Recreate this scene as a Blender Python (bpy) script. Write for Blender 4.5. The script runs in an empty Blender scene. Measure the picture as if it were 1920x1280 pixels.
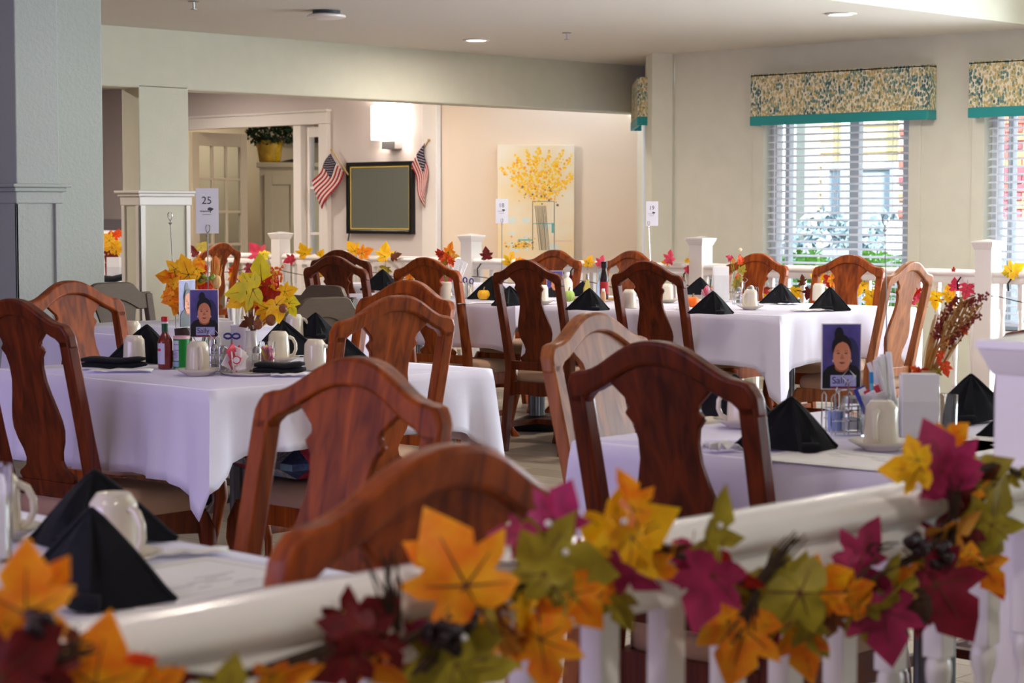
import bpy, math, random
from mathutils import Vector, Matrix
rnd = random.Random(7)
R = math.radians
sc = bpy.context.scene
COL = sc.collection

# ------------------------------------------------------------------ camera, world, light, exposure
F_PX, EYE, AZ = 3840.0, 1.27, R(44.5)
PITCH = math.atan(244.0 / F_PX)
cam_d = bpy.data.cameras.new('camera')
cam_d.sensor_width = 36.0
cam_d.lens = 36.0 * F_PX / 1920.0
cam_d.clip_start, cam_d.clip_end = 0.05, 200
cam_d.dof.use_dof = True
cam_d.dof.focus_distance = 8.2
cam_d.dof.aperture_fstop = 8.0
cam = bpy.data.objects.new('camera', cam_d)
COL.objects.link(cam)
cam.location = (0, 0, EYE)
cam.rotation_euler = (R(90) - PITCH, 0, AZ - R(90))
sc.camera = cam
FACE = AZ - R(90)          # yaw of a card whose printed side looks back down the room

world = bpy.data.worlds.new('world')
sc.world = world
world.use_nodes = True
wb = world.node_tree.nodes['Background']
wb.inputs[0].default_value = (0.62, 0.78, 1.0, 1)
wb.inputs[1].default_value = 6.5


def lamp(name, kind, loc, energy, color, rot=(0, 0, 0), size=None, size_y=None, spread=None):
    l = bpy.data.lights.new(name, kind)
    l.energy = energy
    l.color = color
    if kind == 'AREA':
        l.shape = 'RECTANGLE' if size_y else 'DISK'
        l.size = size
        if size_y:
            l.size_y = size_y
        if spread:
            l.spread = spread
    elif kind == 'POINT':
        l.shadow_soft_size = size or 0.05
    elif kind == 'SUN':
        l.angle = R(2)
    o = bpy.data.objects.new(name, l)
    o.location = loc
    o.rotation_euler = rot
    COL.objects.link(o)
    return o


lamp('sun', 'SUN', (0, 0, 10), 12.0, (1.0, 0.95, 0.86), rot=(0, R(-42), R(12)))
# daylight through the other windows of the same outer wall, beyond the frame
lamp('window_daylight', 'AREA', (12.62, 2.0, 1.3), 620, (0.93, 0.96, 1.0), rot=(0, R(90), 0), size=1.9, size_y=2.6)
lamp('window_daylight', 'AREA', (12.62, -1.6, 1.3), 260, (0.93, 0.96, 1.0), rot=(0, R(90), 0), size=1.9, size_y=2.6)
lamp('window_daylight', 'AREA', (12.62, 5.2, 1.3), 400, (0.93, 0.96, 1.0), rot=(0, R(90), 0), size=1.6, size_y=1.4)
# added violet fill lamp on the windowless opposite wall, tints the cloth shadows
lamp('violet_fill_lamp', 'AREA', (-3.97, 5.0, 1.5), 180, (0.60, 0.51, 1.0), rot=(0, R(-90), 0), size=1.9, size_y=6.0)
WARM = (1.0, 0.90, 0.78)
CANS = [(9.2, 9.2), (11.0, 6.6), (6.2, 8.6), (8.0, 10.6), (11.2, 10.4), (7.6, 7.7)]
sc.view_settings.view_transform = 'Standard'
sc.view_settings.look = 'None'
sc.view_settings.gamma = 1.0
sc.view_settings.use_curve_mapping = False
sc.view_settings.exposure = 0.1

# ------------------------------------------------------------------ camera geometry -> room positions
_fw = Vector((math.cos(AZ) * math.cos(PITCH), math.sin(AZ) * math.cos(PITCH), -math.sin(PITCH)))
_rt = Vector((math.sin(AZ), -math.cos(AZ), 0))
_up = _rt.cross(_fw)
_o = Vector((0, 0, EYE))


def ray(px, py):
    return _fw + _rt * ((px - 960) / F_PX) - _up * ((py - 640) / F_PX)


def onz(px, py, z):
    r = ray(px, py)
    return _o + r * ((z - EYE) / r.z)


def onx(px, py, x):
    r = ray(px, py)
    return _o + r * (x / r.x)


def ony(px, py, y):
    r = ray(px, py)
    return _o + r * (y / r.y)


def rd(r, d):                # lateral / depth on the floor -> room x, y
    return (r * math.sin(AZ) + d * math.cos(AZ), -r * math.cos(AZ) + d * math.sin(AZ))


TT = 0.764                   # top of the tablecloths

# ------------------------------------------------------------------ materials


def lin(c):
    return tuple(((v / 255.0) / 12.92 if v / 255.0 <= 0.04045 else ((v / 255.0 + 0.055) / 1.055) ** 2.4) for v in c)


_M = {}


def mat(name, col, rough=0.6, metal=0.0, spec=0.5, trans=0.0, ior=1.45, var=0.0, vscale=8.0, bump=0.0, bscale=60.0,
        emit=None, estr=0.0, coat=0.0, col2=None, stretch=(1, 1, 1), alpha=1.0, transl=0.0, sheen=0.0):
    if name in _M:
        return _M[name]
    m = bpy.data.materials.new(name)
    m.use_nodes = True
    nt = m.node_tree
    b = nt.nodes['Principled BSDF']
    L = nt.links.new
    c = lin(col)
    b.inputs['Base Color'].default_value = (*c, 1)
    b.inputs['Roughness'].default_value = rough
    b.inputs['Metallic'].default_value = metal
    b.inputs['Specular IOR Level'].default_value = spec
    b.inputs['IOR'].default_value = ior
    b.inputs['Transmission Weight'].default_value = trans
    b.inputs['Coat Weight'].default_value = coat
    b.inputs['Coat Roughness'].default_value = 0.12
    b.inputs['Sheen Weight'].default_value = sheen
    b.inputs['Alpha'].default_value = alpha
    if var or col2 or bump:
        tc = nt.nodes.new('ShaderNodeTexCoord')
        mp = nt.nodes.new('ShaderNodeMapping')
        mp.inputs['Scale'].default_value = stretch
        L(tc.outputs['Object'], mp.inputs['Vector'])
        if var or col2:
            n = nt.nodes.new('ShaderNodeTexNoise')
            n.inputs['Scale'].default_value = vscale
            n.inputs['Detail'].default_value = 4
            L(mp.outputs[0], n.inputs['Vector'])
            rp = nt.nodes.new('ShaderNodeValToRGB')
            c2 = lin(col2) if col2 else tuple(v * (1 - var) for v in c)
            rp.color_ramp.elements[0].color = (*c2, 1)
            rp.color_ramp.elements[0].position = 0.36
            rp.color_ramp.elements[1].color = (*c, 1)
            rp.color_ramp.elements[1].position = 0.64
            L(n.outputs['Fac'], rp.inputs[0])
            L(rp.outputs[0], b.inputs['Base Color'])
        if bump:
            n2 = nt.nodes.new('ShaderNodeTexNoise')
            n2.inputs['Scale'].default_value = bscale
            n2.inputs['Detail'].default_value = 3
            L(mp.outputs[0], n2.inputs['Vector'])
            bp = nt.nodes.new('ShaderNodeBump')
            bp.inputs['Strength'].default_value = bump
            bp.inputs['Distance'].default_value = 0.01
            L(n2.outputs['Fac'], bp.inputs['Height'])
            L(bp.outputs[0], b.inputs['Normal'])
    if emit:
        b.inputs['Emission Color'].default_value = (*lin(emit), 1)
        b.inputs['Emission Strength'].default_value = estr
    if transl:
        out = nt.nodes['Material Output']
        t = nt.nodes.new('ShaderNodeBsdfTranslucent')
        t.inputs[0].default_value = (*c, 1)
        if b.inputs['Base Color'].is_linked:
            L(b.inputs['Base Color'].links[0].from_socket, t.inputs[0])
        mx = nt.nodes.new('ShaderNodeMixShader')
        mx.inputs[0].default_value = transl
        L(b.outputs[0], mx.inputs[1])
        L(t.outputs[0], mx.inputs[2])
        L(mx.outputs[0], out.inputs[0])
    _M[name] = m
    return m


def wood(name, dark, light, rough=0.3):
    if name in _M:
        return _M[name]
    m = bpy.data.materials.new(name)
    m.use_nodes = True
    nt = m.node_tree
    b = nt.nodes['Principled BSDF']
    L = nt.links.new
    tc = nt.nodes.new('ShaderNodeTexCoord')
    mp = nt.nodes.new('ShaderNodeMapping')
    mp.inputs['Scale'].default_value = (34, 34, 2.2)
    oi = nt.nodes.new('ShaderNodeObjectInfo')
    L(tc.outputs['Object'], mp.inputs['Vector'])
    L(oi.outputs['Random'], mp.inputs['Location'])
    n = nt.nodes.new('ShaderNodeTexNoise')
    n.inputs['Scale'].default_value = 1.0
    n.inputs['Detail'].default_value = 5
    n.inputs['Distortion'].default_value = 0.8
    L(mp.outputs[0], n.inputs['Vector'])
    rp = nt.nodes.new('ShaderNodeValToRGB')
    rp.color_ramp.elements[0].color = (*lin(dark), 1)
    rp.color_ramp.elements[0].position = 0.3
    rp.color_ramp.elements[1].color = (*lin(light), 1)
    rp.color_ramp.elements[1].position = 0.72
    L(n.outputs['Fac'], rp.inputs[0])
    n3 = nt.nodes.new('ShaderNodeTexNoise')
    n3.inputs['Scale'].default_value = 30
    L(tc.outputs['Object'], n3.inputs['Vector'])
    r3 = nt.nodes.new('ShaderNodeMapRange')
    r3.inputs['To Min'].default_value = rough - 0.06
    r3.inputs['To Max'].default_value = rough + 0.14
    L(n3.outputs['Fac'], r3.inputs['Value'])
    L(r3.outputs[0], b.inputs['Roughness'])
    L(rp.outputs[0], b.inputs['Base Color'])
    b.inputs['Coat Weight'].default_value = 0.0
    b.inputs['Specular IOR Level'].default_value = 0.24
    _M[name] = m
    return m


M_WALL = mat('wall_paint_cream', (214, 212, 196), 0.85, var=0.03, bump=0.12, bscale=90)
M_WALL2 = mat('wall_paint_peach', (230, 210, 190), 0.85, bump=0.1, bscale=90)
M_WALL3 = mat('wall_paint_mauve', (214, 204, 202), 0.85, bump=0.1, bscale=90)
M_PILLAR = mat('pillar_paint', (176, 180, 176), 0.8, bump=0.35, bscale=55)
M_CEIL = mat('ceiling_paint', (216, 210, 200), 0.9, bump=0.15, bscale=80)
M_TRIM = mat('white_gloss_trim', (232, 226, 222), 0.35)
M_RAIL = mat('white_gloss_railing', (246, 242, 240), 0.22, coat=0.4)
M_CLOTH = mat('white_tablecloth_fabric', (233, 229, 248), 0.88, bump=0.1, bscale=420, sheen=0.2)
M_BLACKCLOTH = mat('black_napkin_fabric', (24, 25, 30), 0.9, spec=0.25, bump=0.15, bscale=500, sheen=0.04)
M_CHINA = mat('cream_china', (226, 216, 198), 0.18, coat=0.5)
M_PAPER = mat('white_paper', (240, 238, 238), 0.8)
M_CHROME = mat('chrome_wire', (210, 210, 212), 0.15, metal=1.0)
M_ROD = mat('dull_wire', (120, 112, 110), 0.5, metal=0.8)
M_STEEL = mat('brushed_steel', (170, 170, 172), 0.35, metal=1.0)
M_GLASS = mat('clear_glass', (250, 252, 252), 0.02, trans=1.0)
M_BLACK = mat('black_plastic', (18, 18, 20), 0.3)
M_SEAT = mat('beige_seat_fabric', (176, 140, 116), 0.85, bump=0.2, bscale=300)
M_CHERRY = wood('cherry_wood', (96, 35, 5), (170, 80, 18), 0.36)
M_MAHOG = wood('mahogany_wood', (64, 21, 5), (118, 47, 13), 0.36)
M_PALEW = wood('glare_pale_cherry_wood', (122, 64, 28), (178, 108, 60), 0.36)  # window glare on the varnish put into the wood colour
M_GREYW = mat('grey_brown_painted_wood', (88, 70, 54), 0.42, var=0.12, vscale=14, stretch=(1, 1, 6))
M_DGREEN = mat('dark_green_foliage', (28, 62, 22), 0.5, var=0.5, vscale=20)

# ------------------------------------------------------------------ mesh builder


class MB:
    def __init__(s):
        s.v, s.f, s.m = [], [], []

    def add(s, vs, fs, mi=0):
        o = len(s.v)
        s.v += [tuple(p) for p in vs]
        s.f += [tuple(i + o for i in f) for f in fs]
        s.m += [mi] * len(fs)
        return s

    def box(s, x0, x1, y0, y1, z0, z1, mi=0):
        return s.add([(x0, y0, z0), (x1, y0, z0), (x1, y1, z0), (x0, y1, z0), (x0, y0, z1), (x1, y0, z1), (x1, y1, z1), (x0, y1, z1)],
                     [(3, 2, 1, 0), (4, 5, 6, 7), (0, 1, 5, 4), (1, 2, 6, 5), (2, 3, 7, 6), (3, 0, 4, 7)], mi)

    def loft(s, secs, mi=0, caps=True, closed=True):
        n = len(secs[0])
        vs = [p for q in secs for p in q]
        fs = []
        for i in range(len(secs) - 1):
            for j in range(n if closed else n - 1):
                k = (j + 1) % n
                fs.append((i * n + j, i * n + k, (i + 1) * n + k, (i + 1) * n + j))
        if caps:
            fs.append(tuple(range(n - 1, -1, -1)))
            fs.append(tuple((len(secs) - 1) * n + j for j in range(n)))
        return s.add(vs, fs, mi)

    def tube(s, pts, r, n=6, mi=0, caps=True):
        pts = [Vector(p) for p in pts]
        rs = r if isinstance(r, (list, tuple)) else [r] * len(pts)
        secs = []
        ref = None
        for i, p in enumerate(pts):
            t = (pts[min(i + 1, len(pts) - 1)] - pts[max(i - 1, 0)])
            if t.length < 1e-9:
                t = Vector((0, 0, 1))
            t.normalize()
            if ref is None:
                ref = Vector((0, 0, 1)) if abs(t.z) < 0.9 else Vector((1, 0, 0))
            a = ref - t * ref.dot(t)
            if a.length < 1e-4:
                a = Vector((1, 0, 0)) - t * t.x
            a.normalize()
            ref = a
            b = t.cross(a)
            secs.append([p + (a * math.cos(2 * math.pi * k / n) + b * math.sin(2 * math.pi * k / n)) * rs[i] for k in range(n)])
        return s.loft(secs, mi, caps)

    def lathe(s, prof, n=20, c=(0, 0, 0), mi=0):
        secs = [[(c[0] + r * math.cos(2 * math.pi * k / n), c[1] + r * math.sin(2 * math.pi * k / n), c[2] + z) for k in range(n)] for r, z in prof]
        return s.loft(secs, mi, True)

    def prism(s, out, y0, y1, mi=0, fy=None):
        n = len(out)
        fy = fy or (lambda z: 0.0)
        vs = [(x, y0 + fy(z), z) for x, z in out] + [(x, y1 + fy(z), z) for x, z in out]
        fs = [tuple(range(n)), tuple(range(2 * n - 1, n - 1, -1))]
        for j in range(n):
            k = (j + 1) % n
            fs.append((j, n + j, n + k, k))
        return s.add(vs, fs, mi)

    def ball(s, c, r, mi=0, nu=8, nv=5, sq=(1, 1, 1)):
        prof = [[(c[0] + sq[0] * r * math.sin(math.pi * (i + .02) / (nv + .04)) * math.cos(2 * math.pi * k / nu),
                  c[1] + sq[1] * r * math.sin(math.pi * (i + .02) / (nv + .04)) * math.sin(2 * math.pi * k / nu),
                  c[2] - sq[2] * r * math.cos(math.pi * (i + .02) / (nv + .04))) for k in range(nu)] for i in range(nv + 1)]
        return s.loft(prof, mi, True)

    def grid(s, rows, mi=0, closed=False):
        return s.loft(rows, mi, False, closed)

    def build(s, name, mats, parent=None, smooth=35, bevel=0.0, loc=None, rot=None, solid=0.0, seg=2, kind=None, fix=True):
        me = bpy.data.meshes.new(name)
        me.from_pydata(s.v, [], s.f)
        if not isinstance(mats, (list, tuple)):
            mats = [mats]
        for m in mats:
            me.materials.append(m)
        me.polygons.foreach_set('material_index', s.m)
        if smooth:
            me.polygons.foreach_set('use_smooth', [True] * len(s.f))
            me.update()
            me.set_sharp_from_angle(angle=R(smooth))
        me.update()
        o = bpy.data.objects.new(name, me)
        COL.objects.link(o)
        if parent:
            o.parent = parent
        if loc:
            o.location = loc
        if rot is not None:
            o.rotation_euler = (0, 0, rot) if not isinstance(rot, (tuple, list)) else rot
        if solid:
            md = o.modifiers.new('solid', 'SOLIDIFY')
            md.thickness = solid
            md.offset = 0
        if bevel:
            md = o.modifiers.new('bevel', 'BEVEL')
            md.width = bevel
            md.segments = seg
            md.limit_method = 'ANGLE'
            md.angle_limit = R(40)
            md.harden_normals = False
        if kind:
            o['kind'] = kind
        return o


def tag(o, label=None, cat=None, group=None, kind=None):
    if label:
        o['label'] = label
    if cat:
        o['category'] = cat
    if group:
        o['group'] = group
    if kind:
        o['kind'] = kind
    return o


def thing(name, label, cat, loc=(0, 0, 0), rot=0.0, group=None):
    o = bpy.data.objects.new(name, None)
    o.empty_display_size = 0.05
    COL.objects.link(o)
    o.location = loc
    o.rotation_euler = (0, 0, rot)
    return tag(o, label, cat, group)


def dup(o, parent=None, loc=None, rot=None, label=None, group=None):
    c = o.copy()
    COL.objects.link(c)
    if parent:
        c.parent = parent
    if loc is not None:
        c.location = loc
    if rot is not None:
        c.rotation_euler = (0, 0, rot)
    if label:
        c['label'] = label
    if group:
        c['group'] = group
    for ch in list(o.children):
        dup(ch, c)
    return c


def text(body, size, loc, m, parent, name='lettering', rot=(math.pi / 2, 0, 0), align='CENTER', ext=0.0002):
    cu = bpy.data.curves.new(name, 'FONT')
    cu.body = body
    cu.size = size
    cu.align_x = align
    cu.align_y = 'CENTER'
    cu.extrude = ext
    cu.materials.append(m)
    tmp = bpy.data.objects.new(name, cu)
    COL.objects.link(tmp)
    dg = bpy.context.evaluated_depsgraph_get()
    me = bpy.data.meshes.new_from_object(tmp.evaluated_get(dg))
    bpy.data.objects.remove(tmp)
    o = bpy.data.objects.new(name, me)
    COL.objects.link(o)
    o.parent = parent
    o.location = loc
    o.rotation_euler = rot
    return o


def struct(o, name=None):
    o['kind'] = 'structure'
    return o


def seg(mb, a, b, z0, z1, t, mi=0):
    """wall segment from a to b (x, y), thickness t to the side left of a->b"""
    a, b = Vector((a[0], a[1])), Vector((b[0], b[1]))
    d = (b - a).normalized()
    n = Vector((-d.y, d.x)) * t
    q = [a, b, b + n, a + n]
    mb.add([(p.x, p.y, z0) for p in q] + [(p.x, p.y, z1) for p in q],
           [(3, 2, 1, 0), (4, 5, 6, 7), (0, 1, 5, 4), (1, 2, 6, 5), (2, 3, 7, 6), (3, 0, 4, 7)], mi)


def ell(cx, cz, rx, rz, n=20, a0=0, a1=360):
    return [(cx + rx * math.cos(R(a0 + (a1 - a0) * i / n)), cz + rz * math.sin(R(a0 + (a1 - a0) * i / n))) for i in range(n if a1 - a0 == 360 else n + 1)]


def flat(name, pts, y, m, parent, th=0.0004):
    """flat printed shape lying in the local xz plane, print side towards -y"""
    mb = MB()
    mb.prism(pts, y - th, y)
    return mb.build(name, m, parent, smooth=0)

# @@STRUCT
# ================================================================== THE ROOM
WX = 12.39                                    # inner face of the outer (window) wall
PLK = [mat('floor_plank_a', (160, 145, 128), 0.42, var=0.14, vscale=3, stretch=(9, 1, 9)),
       mat('floor_plank_b', (150, 134, 117), 0.42, var=0.14, vscale=3, stretch=(9, 1, 9)),
       mat('floor_plank_c', (170, 155, 138), 0.42, var=0.12, vscale=3, stretch=(9, 1, 9))]
fl = struct(MB().box(-4.2, 20, -4.2, 26, -0.12, -0.010).build('floor', mat('floor_joint', (96, 84, 72), 0.8), smooth=0))
pl_mesh = None
cells = []
ix = 0
x = -1.0
while x < 12.3:
    y = -0.5 - 0.5 * (ix % 3)
    while y < 24:
        cells.append((x + 0.09, y + 0.75))
        y += 1.5
    x += 0.18
    ix += 1


def vis(c):
    d = c[0] * math.cos(AZ) + c[1] * math.sin(AZ)
    r = c[0] * math.sin(AZ) - c[1] * math.cos(AZ)
    return d if d > 4.6 and abs(r / d) < 0.27 else 100 + d


cells.sort(key=vis)
pm = []
for k in range(3):
    b = MB().box(-0.0885, 0.0885, -0.7485, 0.7485, -0.012, 0.0)
    o = b.build('plank', PLK[k], fl, smooth=0)
    pm.append(o)
rest = [MB(), MB(), MB()]
for i, (cx, cy) in enumerate(cells):
    k = (i * 7 + int(cx * 31)) % 3
    if i < 3:
        pm[i].location = (cx, cy, 0)
    elif i < 300:
        o = pm[k].copy()
        COL.objects.link(o)
        o.location = (cx, cy, 0)
    else:
        rest[k].box(cx - 0.0885, cx + 0.0885, cy - 0.7485, cy + 0.7485, -0.012, 0.0)
for k in range(3):
    rest[k].build('planks', PLK[k], fl, smooth=0, kind='stuff')

c = MB()
c.box(-4.2, 13.6, 7.15, 11.75, 2.5, 3.2)
struct(c.build('ceiling', M_CEIL, smooth=0))
struct(MB().box(-4.2, 13.6, -4.2, 7.152, 3.0, 3.2).build('ceiling', M_CEIL, smooth=0))
struct(MB().box(-4.2, 13.6, 7.13, 7.152, 2.5, 3.0).build('trim_1', M_WALL, smooth=0))
struct(MB().box(-4.2, 13.4, 11.7, 26, 2.6, 3.2).build('ceiling', M_CEIL, smooth=0))
struct(MB().box(13.4, 17.0, 13.7, 26, 2.6, 3.2).build('ceiling', M_CEIL, smooth=0))
struct(MB().box(-4.25, -4.0, -4.2, 26, -0.1, 3.2).build('wall_west', M_WALL, smooth=0))
e = MB()
for ya in (2.0, 4.0, 6.0, 7.96):
    e.box(-4.0, -3.93, ya - 0.05, ya + 0.05, 0.5, 2.5)
e.box(-4.0, -3.93, 2.05, 3.95, 0.46, 0.54).box(-4.0, -3.93, 4.05, 5.95, 0.46, 0.54).box(-4.0, -3.93, 6.05, 7.91, 0.46, 0.54)
struct(e.build('window_7', M_TRIM, smooth=0))  # bars added round the violet fill lamp, no window known here
struct(MB().box(-4.2, 12.6, -4.25, -4.0, -0.1, 3.2).build('wall_south', M_WALL, smooth=0))
struct(MB().box(-4.2, 17, 25.8, 26, -0.1, 3.2).build('wall_north', M_WALL3, smooth=0))

# outer wall with its window openings
WIN = [(8.22, 9.51), (6.32, 7.606), (4.5, 5.9), (1.0, 3.0), (-2.6, -0.6)]
ZS, ZH = 0.45, 2.10
b = MB()
ys = [10.39]
for y0, y1 in WIN:
    ys += [y1, y0]
ys.append(-4.2)
for i in range(0, len(ys), 2):
    b.box(WX, WX + 0.2, ys[i + 1], ys[i], -0.1, 3.1)
for y0, y1 in WIN:
    b.box(WX, WX + 0.2, y0, y1, -0.1, ZS)
    b.box(WX, WX + 0.2, y0, y1, ZH, 3.1)
struct(b.build('wall_east', M_WALL, smooth=0))
# chamfered corner + the oblique bay wall with its narrow window
A0, A1, A2_ = rd(1.273, 16.12), rd(1.095, 16.1), rd(1.16, 19.2)
struct(seg(b := MB(), A1, A0, -0.1, 2.7, 0.3) or b.build('wall_corner', M_WALL, smooth=0))


def lerp2(p, q, t):
    return (p[0] + (q[0] - p[0]) * t, p[1] + (q[1] - p[1]) * t)


b = MB()
t0, t1 = 0.10, 0.52
for u0, u1, z0, z1 in ((0, t0, -0.1, 2.7), (t1, 1, -0.1, 2.7), (t0, t1, -0.1, ZS), (t0, t1, ZH, 2.7)):
    seg(b, lerp2(A1, A2_, u0), lerp2(A1, A2_, u1), z0, z1, -0.16)
struct(b.build('wall_bay', M_WALL, smooth=0))
# painting wall, sconce wall, far rooms
b = MB()
seg(b, rd(-0.72, 19), rd(1.4, 19), -0.1, 2.7, 0.15)
struct(b.build('wall_painting', M_WALL2, smooth=0))
b = MB()
b.box(13.05, 13.2, 13.83, 15.32, -0.1, 2.7)
b.box(13.05, 13.2, 15.32, 18.3, 2.16, 2.7)
b.box(13.05, 13.2, 18.3, 26, -0.1, 2.7)
struct(b.build('wall_sconce', M_WALL3, smooth=0))
b = MB()
seg(b, rd(-6.5, 26), rd(-2.2, 26), -0.1, 2.7, 0.15)
b.box(16.9, 17.05, 13.9, 26, -0.1, 2.7)
struct(b.build('wall_far_room', mat('far_room_paint', (206, 190, 160), 0.85), smooth=0))
q0, q1 = rd(-3.2, 25.93), rd(-2.2, 25.93)
b = MB()
seg(b, q0, q1, 2.13, 2.2, -0.03)
struct(b.build('trim_2', mat('dark_wood_band', (70, 42, 28), 0.5), smooth=0))
# corner casing between the two walls
b = MB()
b.box(13.0, 13.06, 13.75, 13.95, 0, 2.6)
struct(b.build('trim_3', M_TRIM, smooth=0, bevel=0.008))
# door casing on the sconce wall
b = MB()
b.box(13.0, 13.055, 15.30, 15.43, 0, 2.119)
b.box(13.0, 13.055, 15.30, 18.3, 2.12, 2.235)
b.box(12.985, 13.06, 15.29, 18.3, 2.236, 2.26)
b.box(13.02, 13.2, 15.72, 15.84, 0, 2.118)
struct(b.build('trim_4', M_TRIM, smooth=0, bevel=0.006))

# header over the openings + pillars
struct(MB().box(4.0, 13.4, 11.5, 11.72, 2.10, 2.62).build('wall_header', M_WALL, smooth=0, bevel=0.01))


def pillar(x0, x1, y0, y1, zt, m, capz=1.41):
    p = struct(MB().box(x0, x1, y0, y1, -0.02, zt).build('pillar', m, smooth=0, bevel=0.006))
    e = MB()
    for dz0, dz1, k in ((0.0, 0.018, 0.045), (0.018, 0.04, 0.028), (0.04, 0.10, 0.014)):
        e.box(x0 - k, x1 + k, y0 - k, y1 + k, capz - dz1, capz - dz0)
    e.build('cap_moulding', M_TRIM if m is not M_PILLAR else M_PILLAR, p, smooth=0, bevel=0.006)
    e = MB()
    w, k = 0.035, 0.014
    z1 = capz - 0.10
    e.box(x0 - k, x0, y0 - k, y0 + w, 0.1, z1)
    e.box(x0 - k, x0, y1 - w, y1, 0.1, z1)
    e.box(x0 - k, x0 + w, y0 - k, y0, 0.1, z1)
    e.box(x1 - w, x1, y0 - k, y0, 0.1, z1)
    e.box(x0 - k, x0, y0, y1, 0.0, 0.14)
    e.box(x0, x1, y0 - k, y0, 0.0, 0.14)
    e.build('panel_frame', M_TRIM if m is not M_PILLAR else M_PILLAR, p, smooth=0, bevel=0.003)
    return p


pillar(8.12, 8.53, 11.5, 11.70, 2.12, M_WALL)
pillar(5.66, 5.915, 9.08, 9.50, 2.6, M_PILLAR)
struct(MB().box(4.6, 6.47, 9.5, 9.85, -0.02, 2.6).build('wall_stub', M_PILLAR, smooth=0, bevel=0.008))
struct(MB().box(4.3, 4.7, 9.5, 11.6, -0.02, 2.6).build('wall_stub', M_PILLAR, smooth=0))

# ---- windows with frames, panes and blinds
M_PANE = bpy.data.materials.new('window_pane')
M_PANE.use_nodes = True
nt = M_PANE.node_tree
nt.nodes.remove(nt.nodes['Principled BSDF'])
tr = nt.nodes.new('ShaderNodeBsdfTransparent')
tr.inputs[0].default_value = (0.93, 0.97, 0.98, 1)
gl = nt.nodes.new('ShaderNodeBsdfGlossy')
gl.inputs['Roughness'].default_value = 0.02
fr = nt.nodes.new('ShaderNodeFresnel')
fr.inputs[0].default_value = 1.45
mx = nt.nodes.new('ShaderNodeMixShader')
ge = nt.nodes.new('ShaderNodeNewGeometry')
ml = nt.nodes.new('ShaderNodeMath')
ml.operation = 'SUBTRACT'
ml.use_clamp = True
nt.links.new(fr.outputs[0], ml.inputs[0])
nt.links.new(ge.outputs['Backfacing'], ml.inputs[1])
nt.links.new(ml.outputs[0], mx.inputs[0])
nt.links.new(tr.outputs[0], mx.inputs[1])
nt.links.new(gl.outputs[0], mx.inputs[2])
nt.links.new(mx.outputs[0], nt.nodes['Material Output'].inputs[0])
M_VINYL = mat('window_vinyl', (216, 222, 226), 0.5)
M_SASH = mat('window_sash', (196, 206, 210), 0.5)
M_SLAT = mat('white_blind_slat', (244, 247, 252), 0.5, transl=0.65)


def window(n, y0, y1, detail=True):
    w = struct(bpy.data.objects.new('window_%d' % n, None))
    COL.objects.link(w)
    e = MB()
    x0, x1 = WX + 0.09, WX + 0.17
    f = 0.05
    e.box(x0, x1, y0, y0 + f, ZS, ZH).box(x0, x1, y1 - f, y1, ZS, ZH).box(x0, x1, y0 + f, y1 - f, ZS, ZS + f).box(x0, x1, y0 + f, y1 - f, ZH - f, ZH)
    e.build('window_frame', M_VINYL, w, smooth=0, bevel=0.004)
    ym = y0 + 0.42 * (y1 - y0)
    e = MB()
    for ya, yb in ((y1 - 0.16, y1 - 0.12), (ym - 0.04, ym + 0.04), (y0 + 0.07, y0 + 0.12)):
        e.box(x0 + 0.01, x1 - 0.01, ya, yb, ZS + f, ZH - f)
    e.build('sash_stile', M_SASH, w, smooth=0, bevel=0.004)
    MB().box(x0 + 0.035, x0 + 0.039, y0 + f, ym, ZS + f, ZH - f).build('pane', M_PANE, w, smooth=0)
    MB().box(x0 + 0.035, x0 + 0.039, ym, y1 - f, ZS + f, ZH - f).build('pane', M_PANE, w, smooth=0)
    e = MB()
    k = 0.1
    e.box(WX - 0.012, WX, y0 - k, y0, ZS - k, ZH + k).box(WX - 0.012, WX, y1, y1 + k, ZS - k, ZH + k)
    e.box(WX - 0.012, WX, y0, y1, ZH, ZH + k)
    e.build('window_casing', M_WALL, w, smooth=0, bevel=0.003)
    MB().box(WX - 0.05, WX + 0.09, y0 - 0.08, y1 + 0.08, ZS - 0.03, ZS).build('window_sill', M_TRIM, w, smooth=0, bevel=0.006)
    return w


def blind(y0, y1, label, zb=0.5):
    t = thing('venetian_blind', label, 'blind', (WX + 0.045, (y0 + y1) / 2, 0), 0, 'venetian blinds')
    hw = (y1 - y0) / 2 - 0.012
    MB().box(-0.028, 0.028, -hw, hw, 2.02, 2.08).build('headrail', M_SLAT, t, smooth=0, bevel=0.004)
    s0 = None
    z = 2.0
    a = R(15)
    while z > zb:
        if s0 is None:
            e = MB()
            cs, sn = math.cos(a), math.sin(a)
            pr = [(-0.025, -0.0015), (0, 0.001), (0.025, -0.0015), (0.025, 0.0015), (0, 0.004), (-0.025, 0.0015)]
            pr = [(u * cs - v * sn, u * sn + v * cs) for u, v in pr]
            e.loft([[(u, yy, v) for u, v in pr] for yy in (-hw, hw)])
            s = s0 = e.build('slat', M_SLAT, t, smooth=0)
        else:
            s = s0.copy()
            COL.objects.link(s)
        s.location.z = z
        z -= 0.053
    e = MB()
    for yy in (-hw + 0.14, 0.02, hw - 0.14):
        for dx in (-0.026, 0.026):
            e.tube([(dx, yy, zb), (dx, yy, 2.03)], 0.0022, 4)
    e.tube([(-0.035, hw - 0.08, 1.05), (-0.035, hw - 0.08, 2.03)], 0.004, 6)
    e.build('ladder_cord', M_SLAT, t)
    MB().box(-0.025, 0.025, -hw, hw, zb - 0.02, zb).build('bottom_rail', M_SLAT, t, smooth=0, bevel=0.003)
    return t


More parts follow.
